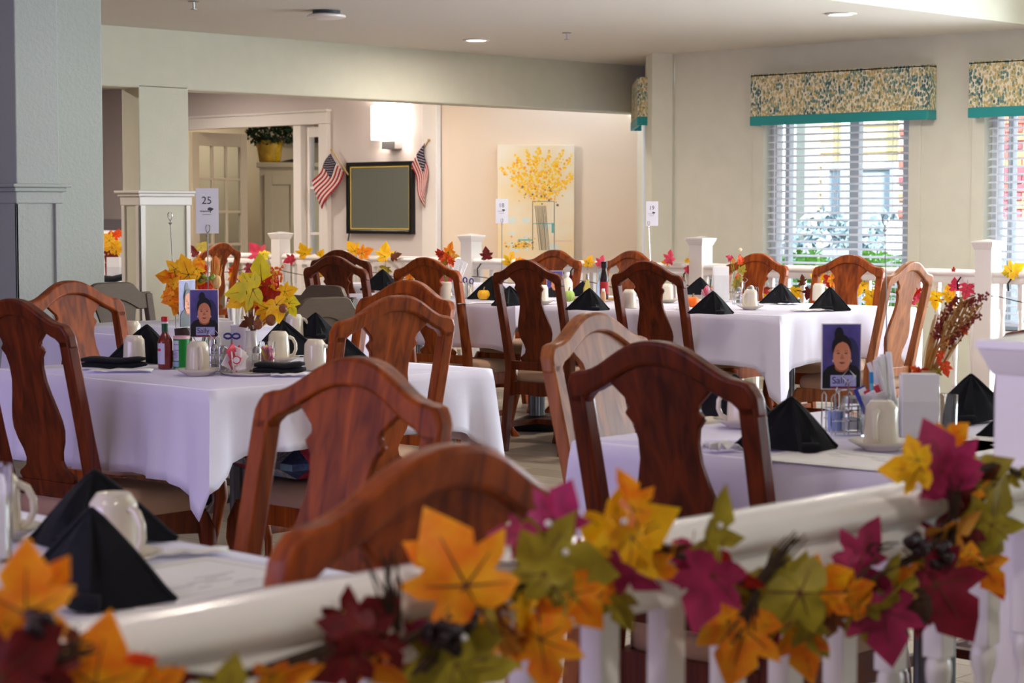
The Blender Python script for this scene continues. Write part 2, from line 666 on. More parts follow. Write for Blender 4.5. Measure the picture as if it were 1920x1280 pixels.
window(1, *WIN[0])
window(2, *WIN[1])
for k in (2, 3, 4):
    window(k + 1, *WIN[k])
blind(*WIN[0], 'white venetian blind in the window with the whole patterned valance, garden behind it')
blind(*WIN[1], 'white venetian blind in the window cut by the picture edge, brick behind it')
# narrow bay window
wv = struct(bpy.data.objects.new('window_6', None))
COL.objects.link(wv)
e = MB()
pa, pb = lerp2(A1, A2_, t0), lerp2(A1, A2_, t1)
for u0, u1, z0, z1 in ((0, 0.06, ZS, ZH), (0.94, 1, ZS, ZH), (0, 1, ZS, ZS + 0.05), (0, 1, ZH - 0.05, ZH)):
    a, b_ = lerp2(pa, pb, u0), lerp2(pa, pb, u1)
    seg(e, a, b_, z0, z1, -0.05)
e.build('window_frame', M_VINYL, wv, smooth=0)
e = MB()
off = rd(0.10, 0)
seg(e, (pa[0] + off[0], pa[1] + off[1]), (pb[0] + off[0], pb[1] + off[1]), ZS, ZH, -0.004)
e.build('pane', M_PANE, wv, smooth=0)
tb = thing('venetian_blind', 'white venetian blind seen edge-on in the narrow bay window beside the painting wall', 'blind', (0, 0, 0), 0, 'venetian blinds')
off = rd(0.03, 0)
z = 2.0
s0 = None
while z > 0.5:
    if s0 is None:
        e = MB()
        seg(e, (pa[0] + off[0], pa[1] + off[1]), (pb[0] + off[0], pb[1] + off[1]), -0.009, 0.009, -0.045)
        s = s0 = e.build('slat', M_SLAT, tb, smooth=0)
    else:
        s = s0.copy()
        COL.objects.link(s)
    s.location.z = z
    z -= 0.053

# ---- valances
M_VAL = bpy.data.materials.new('speckled_valance_fabric')
M_VAL.use_nodes = True
nt = M_VAL.node_tree
pb_ = nt.nodes['Principled BSDF']
pb_.inputs['Roughness'].default_value = 0.9
tc = nt.nodes.new('ShaderNodeTexCoord')
mp = nt.nodes.new('ShaderNodeMapping')
mp.inputs['Scale'].default_value = (60, 74, 40)
mp.inputs['Rotation'].default_value = (0.3, 0, 0)
nt.links.new(tc.outputs['Object'], mp.inputs[0])
vo = nt.nodes.new('ShaderNodeTexVoronoi')
vo.inputs['Scale'].default_value = 1.0
nt.links.new(mp.outputs[0], vo.inputs['Vector'])
n1 = nt.nodes.new('ShaderNodeTexNoise')
n1.inputs['Scale'].default_value = 5.0
nt.links.new(tc.outputs['Object'], n1.inputs['Vector'])
sp = nt.nodes.new('ShaderNodeSeparateColor')
nt.links.new(vo.outputs['Color'], sp.inputs[0])
ad = nt.nodes.new('ShaderNodeMath')
ad.operation = 'MULTIPLY_ADD'
ad.inputs[1].default_value = 0.5
nt.links.new(sp.outputs[0], ad.inputs[0])
mu = nt.nodes.new('ShaderNodeMath')
mu.operation = 'MULTIPLY_ADD'
mu.inputs[1].default_value = 1.6
mu.inputs[2].default_value = -0.55
nt.links.new(n1.outputs['Fac'], mu.inputs[0])
nt.links.new(mu.outputs[0], ad.inputs[2])
cr = nt.nodes.new('ShaderNodeValToRGB')
cr.color_ramp.interpolation = 'CONSTANT'
els = [(0, (62, 96, 100)), (0.22, (96, 130, 124)), (0.36, (150, 160, 132)), (0.5, (186, 164, 106)), (0.64, (204, 184, 132)), (0.78, (120, 132, 110)), (0.9, (172, 150, 92))]
for i, (p, c) in enumerate(els):
    el = cr.color_ramp.elements[i] if i < 2 else cr.color_ramp.elements.new(p)
    el.position = p
    el.color = (*lin(c), 1)
nt.links.new(ad.outputs[0], cr.inputs[0])
mxr = nt.nodes.new('ShaderNodeMix')
mxr.data_type = 'RGBA'
mxr.inputs['B'].default_value = (*lin((226, 216, 190)), 1)
rg = nt.nodes.new('ShaderNodeMapRange')
rg.inputs['From Min'].default_value = 0.52
rg.inputs['From Max'].default_value = 0.66
nt.links.new(vo.outputs['Distance'], rg.inputs[0])
nt.links.new(rg.outputs[0], mxr.inputs['Factor'])
nt.links.new(cr.outputs[0], mxr.inputs['A'])
nt.links.new(mxr.outputs['Result'], pb_.inputs['Base Color'])
M_TEAL = mat('teal_ribbon', (22, 138, 138), 0.7, sheen=0.2)


def valance(a, b, z0, z1, depth, label):
    """board from a to b (x, y), standing `depth` proud towards the room (right of a->b)"""
    t = thing('window_valance', label, 'valance', (*lerp2(a, b, 0.5), z0), math.atan2(b[1] - a[1], b[0] - a[0]), 'patterned window valances')
    hl = math.hypot(b[0] - a[0], b[1] - a[1]) / 2
    h = z1 - z0
    e = MB()
    e.box(-hl, hl, -depth, -depth + 0.02, 0.066, h).box(-hl, -hl + 0.02, -depth + 0.02, 0, 0.066, h).box(hl - 0.02, hl, -depth + 0.02, 0, 0.066, h).box(-hl, hl, -depth, 0, h - 0.02, h + 0.001)
    e.build('patterned_board', M_VAL, t, smooth=0, bevel=0.006)
    e = MB()
    e.box(-hl - 0.002, hl + 0.002, -depth - 0.003, -depth + 0.022, 0, 0.068).box(-hl - 0.002, -hl + 0.022, -depth + 0.022, 0, 0, 0.068).box(hl - 0.022, hl + 0.002, -depth + 0.022, 0, 0, 0.068)
    e.build('teal_band', M_TEAL, t, smooth=0, bevel=0.003)
    return t


valance((WX - 0.002, 9.55), (WX - 0.002, 8.0), 1.91, 2.29, 0.12, 'teal, mustard and grey speckled valance with teal band over the window with the garden view')
valance((WX - 0.002, 7.667), (WX - 0.002, 6.1), 1.91, 2.29, 0.12, 'speckled valance with teal band cut off by the picture edge, over the brick-view window')
valance(rd(1.098, 17.45), rd(1.085, 16.3), 1.95, 2.33, 0.09, 'narrow end of a speckled valance with teal band in the bay beside the painting wall')

# ---- the outside
struct(MB().box(12.7, 60, -30, 45, -0.6, -0.1).build('ground_outside', mat('lawn', (86, 120, 60), 0.95, var=0.4, vscale=3), smooth=0))
fac = thing('house', 'pale house with cream siding and a white wing seen through the blinds', 'house', (0, 0, 0))
M_CREAM = mat('cream_siding', (226, 204, 150), 0.8)
M_WHITE = mat('white_siding', (240, 242, 246), 0.8)
b = MB()
for i in range(22):
    z = 0.2 + i * 0.16
    b.add([(20.0, 4, z), (19.95, 4, z), (20.0, 4, z + 0.16), (20.0, 14.5, z), (19.95, 14.5, z), (20.0, 14.5, z + 0.16)],
          [(0, 1, 2), (3, 5, 4), (0, 3, 4, 1), (1, 4, 5, 2)])
b.box(20.0, 26, 4, 14.5, -0.2, 3.8)
b.build('siding', M_CREAM, fac, smooth=0)
MB().box(19.6, 26, 14.5, 22, -0.2, 3.8).build('wall', M_WHITE, fac, smooth=0)
MB().box(18.9, 26.4, 3.6, 22.4, 3.8, 4.0).build('roof', mat('roof_grey', (110, 112, 118), 0.8), fac, smooth=0)
f = MB()
for y0, y1 in ((13.45, 14.3), (11.6, 12.7)):
    f.box(19.88, 19.96, y0, y1, 0.7, 0.8).box(19.88, 19.96, y0, y1, 1.75, 1.85).box(19.88, 19.96, y0 - 0.1, y0, 0.7, 1.85).box(19.88, 19.96, y1, y1 + 0.1, 0.7, 1.85)
    f.box(19.9, 19.95, (y0 + y1) / 2 - 0.03, (y0 + y1) / 2 + 0.03, 0.8, 1.75)
fr_ = f.build('window_frame', M_WHITE, fac, smooth=0)
for y0, y1 in ((13.45, 14.3), (11.6, 12.7)):
    MB().box(19.91, 19.93, y0, y1, 0.8, 1.75).build('window_pane', mat('blue_glass', (150, 168, 182), 0.2, spec=0.6), fac, smooth=0)
for yy in (13.9, 13.16):
    MB().box(18.7, 18.86, yy, yy + 0.14, -0.2, 3.8).build('porch_post', mat('post_grey', (150, 160, 158), 0.7), fac, smooth=0)
t = thing('low_fence', 'low grey rail fence behind the green hedge outside', 'fence', (16.6, 0, -0.1))
for zz in (0.45, 0.7, 0.92):
    MB().box(0, 0.05, 11, 17, zz, zz + 0.09).build('rail', mat('fence_grey', (146, 152, 164), 0.8), t, smooth=0)
for yy in (11.1, 12.5, 14.5, 16.5):
    MB().box(-0.03, 0.08, yy, yy + 0.1, 0, 1.05).build('post', mat('fence_grey', (146, 152, 164), 0.8), t, smooth=0)


def leafball(name, c, r, n, m, sq=(1, 1, 1), size=0.05, label=None, cat=None, group=None):
    e = MB()
    for i in range(n):
        a, u = rnd.uniform(0, 6.283), rnd.uniform(-1, 1)
        q = math.sqrt(1 - u * u)
        k = rnd.uniform(0.7, 1.0) * r
        p = Vector((c[0] + q * math.cos(a) * k * sq[0], c[1] + q * math.sin(a) * k * sq[1], c[2] + u * k * sq[2]))
        d1 = Vector((rnd.uniform(-1, 1), rnd.uniform(-1, 1), rnd.uniform(-1, 1))).normalized() * size
        d2 = Vector((rnd.uniform(-1, 1), rnd.uniform(-1, 1), rnd.uniform(-1, 1))).normalized() * size * 0.55
        e.add([p - d1, p + d2, p + d1, p - d2], [(0, 1, 2, 3)])
    o = e.build(name, m, smooth=0)
    return tag(o, label, cat, group) if label else o


M_HEDGE = mat('hedge_leaf', (112, 176, 66), 0.6, var=0.45, vscale=6, transl=0.3)
M_SHRUB = mat('silver_shrub_leaf', (150, 176, 186), 0.4, var=0.45, vscale=6)
for i, yy in enumerate((10.05, 10.85, 11.65)):
    leafball('hedge_shrub', (14.7, yy, 0.42), 0.60, 1100, M_HEDGE, (0.7, 0.66, 0.9), 0.05,
             ['bright green clipped shrub outside, nearest the brick wall', 'bright green clipped shrub outside, the middle one of three', 'bright green clipped shrub outside, furthest from the brick wall'][i], 'shrub', 'clipped shrubs outside the window')
for i, yy in enumerate((12.1, 13.0, 13.9)):
    leafball('silver_shrub', (18.0, yy, 0.6), 0.75, 800, M_SHRUB, (0.7, 0.58, 0.95), 0.06,
             ['silvery blue shrub against the house, below its window near the brick', 'silvery blue shrub against the house, between its two windows', 'silvery blue shrub against the white wing of the house'][i], 'shrub', 'silvery shrubs by the house')
# brick wing
bw = thing('brick_wing', 'red brick wing of the building seen through the blinds', 'wall', (16.0, 0, 0))
MB().box(0.02, 2.6, 3, 10.74, -0.2, 5).build('backing', mat('mortar', (196, 170, 160), 0.9), bw, smooth=0)
BR = [mat('brick_red', (190, 96, 84), 0.85), mat('brick_orange', (206, 128, 96), 0.85), mat('brick_dark', (160, 84, 92), 0.85)]
bks = [MB().box(-0.0, 0.03, -0.1, 0.1, -0.031, 0.031).build('brick', BR[k], bw, smooth=0) for k in range(3)]
nb = 0
for row in range(19):
    for j in range(11):
        yy = 10.63 - j * 0.215 - (0.107 if row % 2 else 0)
        zz = 1.25 + row * 0.075
        k = rnd.randrange(3)
        if nb < 3:
            o = bks[nb]
        else:
            o = bks[k].copy()
            COL.objects.link(o)
        o.location = (rnd.uniform(-0.006, 0.004), yy, zz)
        nb += 1
MB().box(-0.4, 0.0, 3, 10.6, -0.2, 1.18).build('overexposed_white_block', M_WHITE, bw, smooth=0)  # added white block standing in for the overexposed area below the brick
# ---- french door and what stands in the far room
dp, dq = rd(-3.36, 21.5), rd(-2.88, 22.25)
dr = struct(bpy.data.objects.new('door_1', None))
COL.objects.link(dr)
dr.location = (*dp, 0)
dr.rotation_euler = (0, 0, math.atan2(dq[1] - dp[1], dq[0] - dp[0]))
dw = math.hypot(dq[0] - dp[0], dq[1] - dp[1])
e = MB()
e.box(0, 0.11, -0.02, 0.02, 0.01, 2.1).box(dw - 0.11, dw, -0.02, 0.02, 0.01, 2.1).box(0.11, dw - 0.11, -0.02, 0.02, 1.96, 2.1).box(0.11, dw - 0.11, -0.02, 0.02, 0.01, 0.22)
e.build('door_frame', mat('door_cream', (206, 192, 166), 0.5), dr, smooth=0, bevel=0.004)
e = MB()
gw = (dw - 0.22) / 3
for i in (1, 2):
    e.box(0.11 + gw * i - 0.016, 0.11 + gw * i + 0.016, -0.014, 0.014, 0.22, 1.96)
for i in range(1, 5):
    e.box(0.11, dw - 0.11, -0.013, 0.013, 0.22 + 0.348 * i - 0.014, 0.22 + 0.348 * i + 0.014)
e.build('muntins', mat('door_cream', (206, 192, 166), 0.5), dr, smooth=0, bevel=0.003)
for i in range(3):
    for j in range(5):
        MB().box(0.11 + gw * i, 0.11 + gw * (i + 1), -0.003, 0.003, 0.22 + 0.348 * j, 0.22 + 0.348 * (j + 1)).build('pane', M_PANE, dr, smooth=0)
# sidelight next to the casing
sl = struct(bpy.data.objects.new('door_2', None))
COL.objects.link(sl)
e = MB()
e.box(13.08, 13.12, 15.43, 15.50, 0, 2.1).box(13.08, 13.12, 15.66, 15.74, 0, 2.1).box(13.081, 13.119, 15.50, 15.66, 2.0, 2.1).box(13.081, 13.119, 15.50, 15.66, 0, 0.25)
for zz in (0.62, 1.05, 1.5):
    e.box(13.085, 13.115, 15.50, 15.66, zz - 0.014, zz + 0.014)
e.build('door_frame', M_TRIM, sl, smooth=0, bevel=0.003)
for z0, z1 in ((0.25, 0.62), (0.62, 1.05), (1.05, 1.5), (1.5, 2.0)):
    MB().box(13.097, 13.103, 15.50, 15.66, z0, z1).build('pane', M_PANE, sl, smooth=0)
# cabinet
cp = rd(-2.95, 24.0)
cab = thing('tall_cabinet', 'tall cream cabinet with panelled doors in the room behind the french door', 'cabinet', (*cp, 0), FACE - R(6))
M_CAB = mat('cabinet_cream', (208, 194, 162), 0.55)
MB().box(0, 1.3, 0.0, 0.55, 0, 1.78).build('body', M_CAB, cab, smooth=0, bevel=0.004)
MB().box(-0.03, 1.33, -0.04, 0.58, 1.78, 1.84).build('cornice', M_CAB, cab, smooth=0, bevel=0.01)
for i in range(2):
    x0 = 0.06 + i * 0.42
    e = MB()
    e.box(x0, x0 + 0.09, -0.024, -0.002, 0.1, 1.7).box(x0 + 0.31, x0 + 0.4, -0.024, -0.002, 0.1, 1.7).box(x0 + 0.09, x0 + 0.31, -0.024, -0.002, 1.58, 1.7).box(x0 + 0.09, x0 + 0.31, -0.024, -0.002, 0.1, 0.22)
    e.box(x0 + 0.09, x0 + 0.31, -0.012, -0.002, 0.22, 1.58)
    e.build('door', M_CAB, cab, smooth=0, bevel=0.003)
pp = rd(-2.86, 24.25)
pot = thing('potted_ivy', 'green ivy in a yellow glazed pot on top of the tall cream cabinet', 'plant', (*pp, 1.84))
MB().lathe([(0.11, 0), (0.13, 0.02), (0.15, 0.16), (0.165, 0.26), (0.15, 0.26), (0.14, 0.2)], 20).build('pot', mat('yellow_glaze', (226, 178, 24), 0.2, var=0.4, vscale=10, coat=0.6), pot)
lf = leafball('foliage', (0.02, 0, 0.34), 0.27, 700, M_DGREEN, (1.1, 1.1, 0.6), 0.035)
lf.parent = pot
lf['kind'] = 'stuff'
hp = rd(-2.55, 24.25)
tag(MB().lathe([(0.19, 0), (0.19, 0.008), (0.12, 0.03), (0.05, 0.045)], 20).build('dark_tray', M_BLACK, loc=(*hp, 1.84)), 'dark shallow dish upside down on the tall cream cabinet', 'dish')

# ---- ceiling fittings
M_LED = mat('lamp_face', (255, 250, 240), 0.5, emit=(255, 246, 232), estr=14)


def can(x, y, z, label, e):
    t = thing('recessed_ceiling_light', label, 'ceiling light', (x, y, z), 0, 'recessed ceiling lights')
    MB().lathe([(0.098, -0.001), (0.1, -0.006), (0.085, -0.012), (0.07, -0.006), (0.07, -0.001)], 28).build('trim_ring', M_TRIM, t)
    MB().lathe([(0.069, -0.004), (0.069, -0.009)], 24).build('diffuser', M_LED, t)
    l = lamp('can_lamp', 'AREA', (x, y, z - 0.03), e, WARM, size=0.14)
    return t


c1, c2 = onz(893, 74, 2.5), onz(1577, 25, 2.5)
can(c1.x, c1.y, 2.5, 'recessed ceiling light close to the header beam', 24)
can(c2.x, c2.y, 2.5, 'recessed ceiling light near the window wall, by the ceiling step', 24)
for x, y, z, en in ((8.0, 7.4, 2.5, 22), (8.6, 3.6, 3.0, 18), (5.6, 4.6, 3.0, 18), (5.6, 1.8, 3.0, 10), (3.2, 3.6, 3.0, 9), (0.9, 0.1, 3.0, 17), (-1.0, 2.2, 3.0, 14)):
    lamp('can_lamp', 'AREA', (x, y, z - 0.03), en, WARM, size=0.14)
for x, y, en in ((11.9, 13.0, 42), (9.4, 13.6, 42), (9.0, 17.0, 30), (11.6, 16.5, 42), (15.5, 17.0, 26), (15.2, 20.5, 15), (6.4, 13.0, 60)):
    lamp('can_lamp', 'AREA', (x, y, 2.56), en, (1.0, 0.88, 0.76), size=0.3)
sd = onz(612, 20, 2.5)
t = thing('smoke_detector', 'round white smoke detector hanging under the ceiling near the header', 'smoke detector', (sd.x, sd.y, 2.5))
MB().lathe([(0.085, -0.001), (0.085, -0.022)], 24).build('base', mat('dark_teal_plastic', (60, 70, 74), 0.5), t)
MB().lathe([(0.105, -0.022), (0.12, -0.03), (0.118, -0.042), (0.08, -0.052), (0.0, -0.052)], 28).build('cover', M_TRIM, t)
for i, (px, py) in enumerate(((1063, 63), (363, 4))):
    s = onz(px, py - 2, 2.5)
    t = thing('fire_sprinkler', ['small sprinkler head on the ceiling between two recessed lights', 'small sprinkler head at the top edge above the pillar with number card'][i], 'sprinkler', (s.x, s.y, 2.5), 0, 'ceiling sprinklers')
    MB().lathe([(0.035, -0.001), (0.03, -0.007), (0.0, -0.008)], 14).build('escutcheon', M_STEEL, t)
    MB().tube([(0, 0, -0.006), (0, 0, -0.045)], 0.006).lathe([(0.018, -0.046), (0.018, -0.05)], 10).build('nozzle', M_STEEL, t)

# ---- on the sconce wall
sx = 13.05
p0, p1 = onx(697, 262, 12.95), onx(759, 262, 12.95)
ymid = (p0.y + p1.y) / 2
zb, zt = onx(728, 262, 12.95).z, onx(728, 197, 12.95).z
t = thing('wall_sconce', 'glowing square wall sconce with brushed steel base above the black framed screen', 'wall lamp', (sx, ymid, zb))
hw = abs(p0.y - p1.y) / 2 * 0.86
hh = zt - zb
e = MB()
e.box(-0.14, -0.13, -hw, hw, 0, hh).box(-0.13, -0.01, -hw, -hw + 0.01, 0, hh).box(-0.13, -0.01, hw - 0.01, hw, 0, hh)
e.build('shade', mat('glowing_shade', (255, 250, 244), 0.6, emit=(255, 244, 232), estr=3.2), t, smooth=0, bevel=0.003)
MB().box(-0.10, 0, -0.09, 0.09, -0.085, -0.01).build('mounting_plate', M_STEEL, t, smooth=0, bevel=0.004)
MB().ball((-0.07, 0, hh * 0.5), 0.035).build('bulb', mat('bulb_glow', (255, 250, 240), emit=(255, 240, 220), estr=30), t)
lamp('sconce_lamp', 'POINT', (sx - 0.08, ymid, zb + hh * 0.95), 14, (1, 0.9, 0.8), size=0.04)
# black framed screen with a gold inner line
pa_, pb2 = onx(649, 304, 13.0), onx(772, 438, 13.0)
y0, y1 = pb2.y, pa_.y
z0, z1 = onx(710, 438.5, 13.0).z, onx(710, 303, 13.0).z
t = thing('framed_screen', 'square black-framed dark screen with a gold inner line between two flags', 'screen', (sx, (y0 + y1) / 2, z0))
hw, hh = (y1 - y0) / 2, z1 - z0
e = MB()
fw_ = 0.035
e.box(-0.055, 0, -hw, -hw + fw_, 0, hh).box(-0.055, 0, hw - fw_, hw, 0, hh).box(-0.055, 0, -hw + fw_, hw - fw_, 0, fw_).box(-0.055, 0, -hw + fw_, hw - fw_, hh - fw_, hh)
e.build('frame', M_BLACK, t, smooth=0, bevel=0.005)
MB().box(-0.035, -0.005, -hw + fw_, hw - fw_, fw_, hh - fw_).build('screen_face', mat('screen_room_reflection', (104, 108, 100), 0.3), t, smooth=0)  # grey base colour carries the reflection of the room
e = MB()
g, gg = fw_ + 0.010, 0.008
e.box(-0.039, -0.034, -hw + g, -hw + g + gg, g, hh - g).box(-0.039, -0.034, hw - g - gg, hw - g, g, hh - g).box(-0.039, -0.034, -hw + g, hw - g, g, g + gg).box(-0.039, -0.034, -hw + g, hw - g, hh - g - gg, hh - g)
e.build('gold_line', mat('gold', (222, 186, 70), 0.35, emit=(222, 190, 70), estr=0.15), t, smooth=0)
MB().tube([(-0.02, hw - 0.01, 0.02), (-0.02, hw + 0.02, -0.1), (-0.02, hw - 0.01, -0.25), (-0.02, hw - 0.03, -0.4)], 0.006).build('power_cord', M_BLACK, t)


def flag(label, A, B, C, D, tip):
    X = 12.99
    A, B, C, D, T_ = [onx(*q, X) for q in (A, B, C, D, tip)]
    t = thing('flag', label, 'flag', A, 0, 'stars and stripes flags')
    N1, N2 = 13, 16
    e = MB()

    def pt(u, v):                       # u along hoist 0..1, v along fly 0..1
        p = (A * (1 - u) + B * u) * (1 - v) + (D * (1 - u) + C * u) * v - A
        return Vector((p.x - 0.035 - 0.02 * math.sin(v * 7 + u * 3), p.y, p.z - 0.012 * math.sin(math.pi * v)))
    cols = []
    for i in range(N1):
        for j in range(N2):
            mi = 2 if (i < 7 and j < 7) else (0 if i % 2 == 0 else 1)
            e.add([pt(i / N1, j / N2), pt((i + 1) / N1, j / N2), pt((i + 1) / N1, (j + 1) / N2), pt(i / N1, (j + 1) / N2)], [(0, 1, 2, 3)], mi)
    e.build('cloth', [mat('flag_red', (170, 14, 36), 0.8), mat('flag_white', (236, 222, 218), 0.8), mat('flag_blue', (26, 26, 66), 0.8)], t, smooth=60, solid=0.002)
    s = MB()
    for i in range(9):
        for j in range(5 if i % 2 else 6):
            u, v = (i + 0.9) / 10 * 7 / 13, (j + (0.95 if i % 2 else 0.5)) / 6 * 7 / 16
            p = pt(u, v) + Vector((-0.004, 0, 0))
            r = 0.0046
            s.add([p + Vector((0, r * math.cos(k * 1.2566), r * math.sin(k * 1.2566))) for k in range(5)], [(0, 1, 2, 3, 4)])
    s.build('stars', mat('flag_white', (236, 222, 218), 0.8), t, smooth=0)
    bb = (B - A) * 1.12
    tt = T_ - A
    MB().tube([tt, bb + Vector((-0.01, 0, 0))], 0.007, 6).ball(tt, 0.014).build('flagpole', mat('pale_wood_stick', (190, 160, 100), 0.5), t)
    return t


flag('small american flag draped at the screen edge towards the french door', (625, 288), (651, 323), (607, 392), (592, 338), (622, 281))
flag('small american flag at the screen edge towards the painting', (802, 268), (777, 311), (800, 389), (807, 342), (804, 262))

# ---- painting on the cream wall
c0, c1_ = rd(-0.135, 18.93), rd(0.574, 18.93)
pw = math.hypot(c1_[0] - c0[0], c1_[1] - c0[1])
ptop = EYE + (396 - 272) / F_PX * 18.93
t = thing('painting', 'tall canvas of yellow blossom branches in a glass vase on the cream wall', 'painting', (*lerp2(c0, c1_, 0.5), ptop - 1.12), FACE)
hw = pw / 2
MB().box(-hw, hw, 0, 0.05, 0, 1.12).build('canvas', mat('painted_ground', (240, 230, 212), 0.8, col2=(242, 214, 164), vscale=2.0), t, smooth=0, bevel=0.003)
YS = [mat('paint_yellow', (250, 198, 30), 0.7), mat('paint_orange', (246, 160, 50), 0.7), mat('paint_pale', (246, 222, 140), 0.7), mat('paint_grey', (110, 104, 84), 0.7), mat('paint_teal', (96, 190, 190), 0.7), mat('paint_pink', (232, 190, 176), 0.7), mat('paint_mist', (222, 230, 222), 0.7)]
e = MB()


def dab(x, z, r, mi, el=1.0, y=-0.0012):
    a = rnd.uniform(0, 3)
    n = 6
    e.add([(x + r * math.cos(k * 6.283 / n + a), y - rnd.uniform(0, 0.001), z + r * el * math.sin(k * 6.283 / n + a)) for k in range(n)], [tuple(range(n))], mi)


for i in range(14):
    dab(rnd.uniform(-hw + 0.08, hw - 0.08), rnd.uniform(0.12, 0.45), rnd.uniform(0.02, 0.05), 6, 0.8, -0.0002)
VX = hw * 0.2
for s in range(13):
    a = R(-52 + s * 8.7 + rnd.uniform(-4, 4))
    Lm = rnd.uniform(0.42, 0.58) * (1.0 if abs(a) < 0.9 else 0.85)
    for k in range(85):
        q = rnd.uniform(0.05, 1) ** 0.8
        w = 0.05 * (1.15 - q)
        xx = VX - 0.02 + math.sin(a) * Lm * q * 0.95 + rnd.gauss(0, w)
        zz = 0.58 + math.cos(a) * Lm * q + rnd.gauss(0, w * 0.5)
        if abs(xx) < hw - 0.02 and zz < 1.1:
            dab(xx, zz, rnd.uniform(0.005, 0.014), rnd.choice([0, 0, 0, 1, 2, 2, 5, 3] if q < 0.35 else [0, 0, 0, 0, 1, 2, 2]))
for k in range(120):
    dab(-hw * 0.38 + rnd.gauss(0, 0.06), 0.17 + abs(rnd.gauss(0, 0.035)), rnd.uniform(0.004, 0.011), rnd.choice([0, 0, 1, 1, 2, 3]))


def stroke(x0, z0, x1, z1, w, mi, y=-0.0025):
    d = Vector((x1 - x0, 0, z1 - z0))
    n = Vector((-d.z, 0, d.x)).normalized() * w / 2
    p, q = Vector((x0, y, z0)), Vector((x1, y, z1))
    e.add([p - n, q - n, q + n, p + n], [(0, 1, 2, 3)], mi)


for xx in (VX - 0.1, VX + 0.1):
    stroke(xx, 0.15, xx, 0.6, 0.006, 3)
stroke(VX - 0.1, 0.6, VX + 0.1, 0.6, 0.005, 3)
stroke(VX - 0.1, 0.395, VX + 0.1, 0.395, 0.006, 4)
stroke(VX + 0.085, 0.31, VX + 0.085, 0.4, 0.02, 4)
for k in range(9):
    stroke(VX - 0.03 + k * 0.01 + rnd.uniform(-0.01, 0.01), 0.15, VX - 0.03 + (k - 4) * 0.012, 0.56, 0.005, 3)
stroke(-hw + 0.19, 0.245, VX - 0.1, 0.245, 0.012, 4)
stroke(VX + 0.1, 0.235, hw - 0.02, 0.235, 0.008, 5)
e.build('painted_blossoms', YS, t, smooth=0)
# @@RAIL
# ================================================================== RAILINGS
def post_mb(h=1.10, s=0.0565, c=0.075):
    e = MB()
    e.box(-s, s, -s, s, 0, h - 0.05)
    cap = MB()
    secs = []
    for k, z in ((s + 0.001, h - 0.056), (s + 0.006, h - 0.048), (s + 0.008, h - 0.04), (c - 0.004, h - 0.026), (c - 0.003, h - 0.02), (c, h - 0.019), (c, h - 0.008), (c - 0.012, h - 0.006), (0.002, h + 0.006)):
        secs.append([(-k, -k, z), (k, -k, z), (k, k, z), (-k, k, z)])
    cap.loft(secs)
    return e, cap


def rail_mb(a, b, axis):
    """moulded handrail along x or y between a and b"""
    hf = [(0.035, 0.842), (0.036, 0.872), (0.031, 0.877), (0.031, 0.882), (0.038, 0.886), (0.042, 0.893), (0.042, 0.902), (0.034, 0.916), (0.018, 0.924)]
    pr = [(-u, z) for u, z in hf] + [(0, 0.926)] + hf[::-1]
    e = MB()
    if axis == 'x':
        e.loft([[(q, u, z) for u, z in pr] for q in (a, b)])
    else:
        e.loft([[(u, q, z) for u, z in pr] for q in (a, b)])
    return e


def baluster_mb():
    e = MB()
    s = 0.0155
    e.box(-s, s, -s, s, 0.69, 0.855)
    e.lathe([(0.012, 0.692), (0.0165, 0.684), (0.0175, 0.672), (0.0165, 0.660), (0.0115, 0.645), (0.0115, 0.630), (0.0150, 0.610), (0.0190, 0.54), (0.0180, 0.44), (0.0135, 0.30), (0.0115, 0.245), (0.0165, 0.232), (0.0165, 0.22), (0.012, 0.212), (0.012, 0.205)], 12)
    e.box(-s, s, -s, s, 0.10, 0.208)
    return e


def railing(label, axis, at, posts, span, step, group=None):
    t = thing('railing', label, 'railing', (0, 0, 0), 0, group)
    pe, pc = post_mb()
    po = None
    for q in posts:
        loc = (q, at, 0) if axis == 'x' else (at, q, 0)
        if po is None:
            po = pe.build('newel_post', M_RAIL, t, smooth=0, bevel=0.004, loc=loc)
            pc.build('post_cap', M_RAIL, po, smooth=30)
        else:
            o = dup(po, t, loc=loc)
    xs = [span[0]] + sorted(posts) + [span[1]]
    b0 = None
    for a, b in zip(xs[:-1], xs[1:]):
        if b - a < 0.2:
            continue
        e = rail_mb(a + 0.05, b - 0.05, axis)
        o = e.build('handrail', M_RAIL, t, smooth=50)
        o.location = (0, at, 0) if axis == 'x' else (at, 0, 0)
        e = MB()
        if axis == 'x':
            e.box(a + 0.05, b - 0.05, -0.02, 0.02, 0.07, 0.11)
        else:
            e.box(-0.02, 0.02, a + 0.05, b - 0.05, 0.07, 0.11)
        o = e.build('bottom_rail', M_RAIL, t, smooth=0, bevel=0.004)
        o.location = (0, at, 0) if axis == 'x' else (at, 0, 0)
        n = int((b - a - 0.1) / step)
        off = (b - a - n * step) / 2
        for i in range(n + 1):
            q = a + off + i * step
            loc = (q, at, 0) if axis == 'x' else (at, q, 0)
            if b0 is None:
                b0 = baluster_mb().build('baluster', M_RAIL, t, smooth=40, loc=loc, bevel=0.0015, seg=1)
            else:
                c = b0.copy()
                COL.objects.link(c)
                c.location = loc
    return t


NR_Y, FR_X = 1.455, 10.64
railing('white turned-baluster railing nearest the viewer, wound with a leaf garland', 'x', NR_Y, [2.55], (-0.75, 4.2), 0.11, 'white railings')
railing('long white railing before the windows with square capped posts', 'y', FR_X, [4.30, 6.50, 8.69, 10.88, 13.11, 15.3], (3.0, 17.4), 0.125, 'white railings')

# ================================================================== CHAIRS


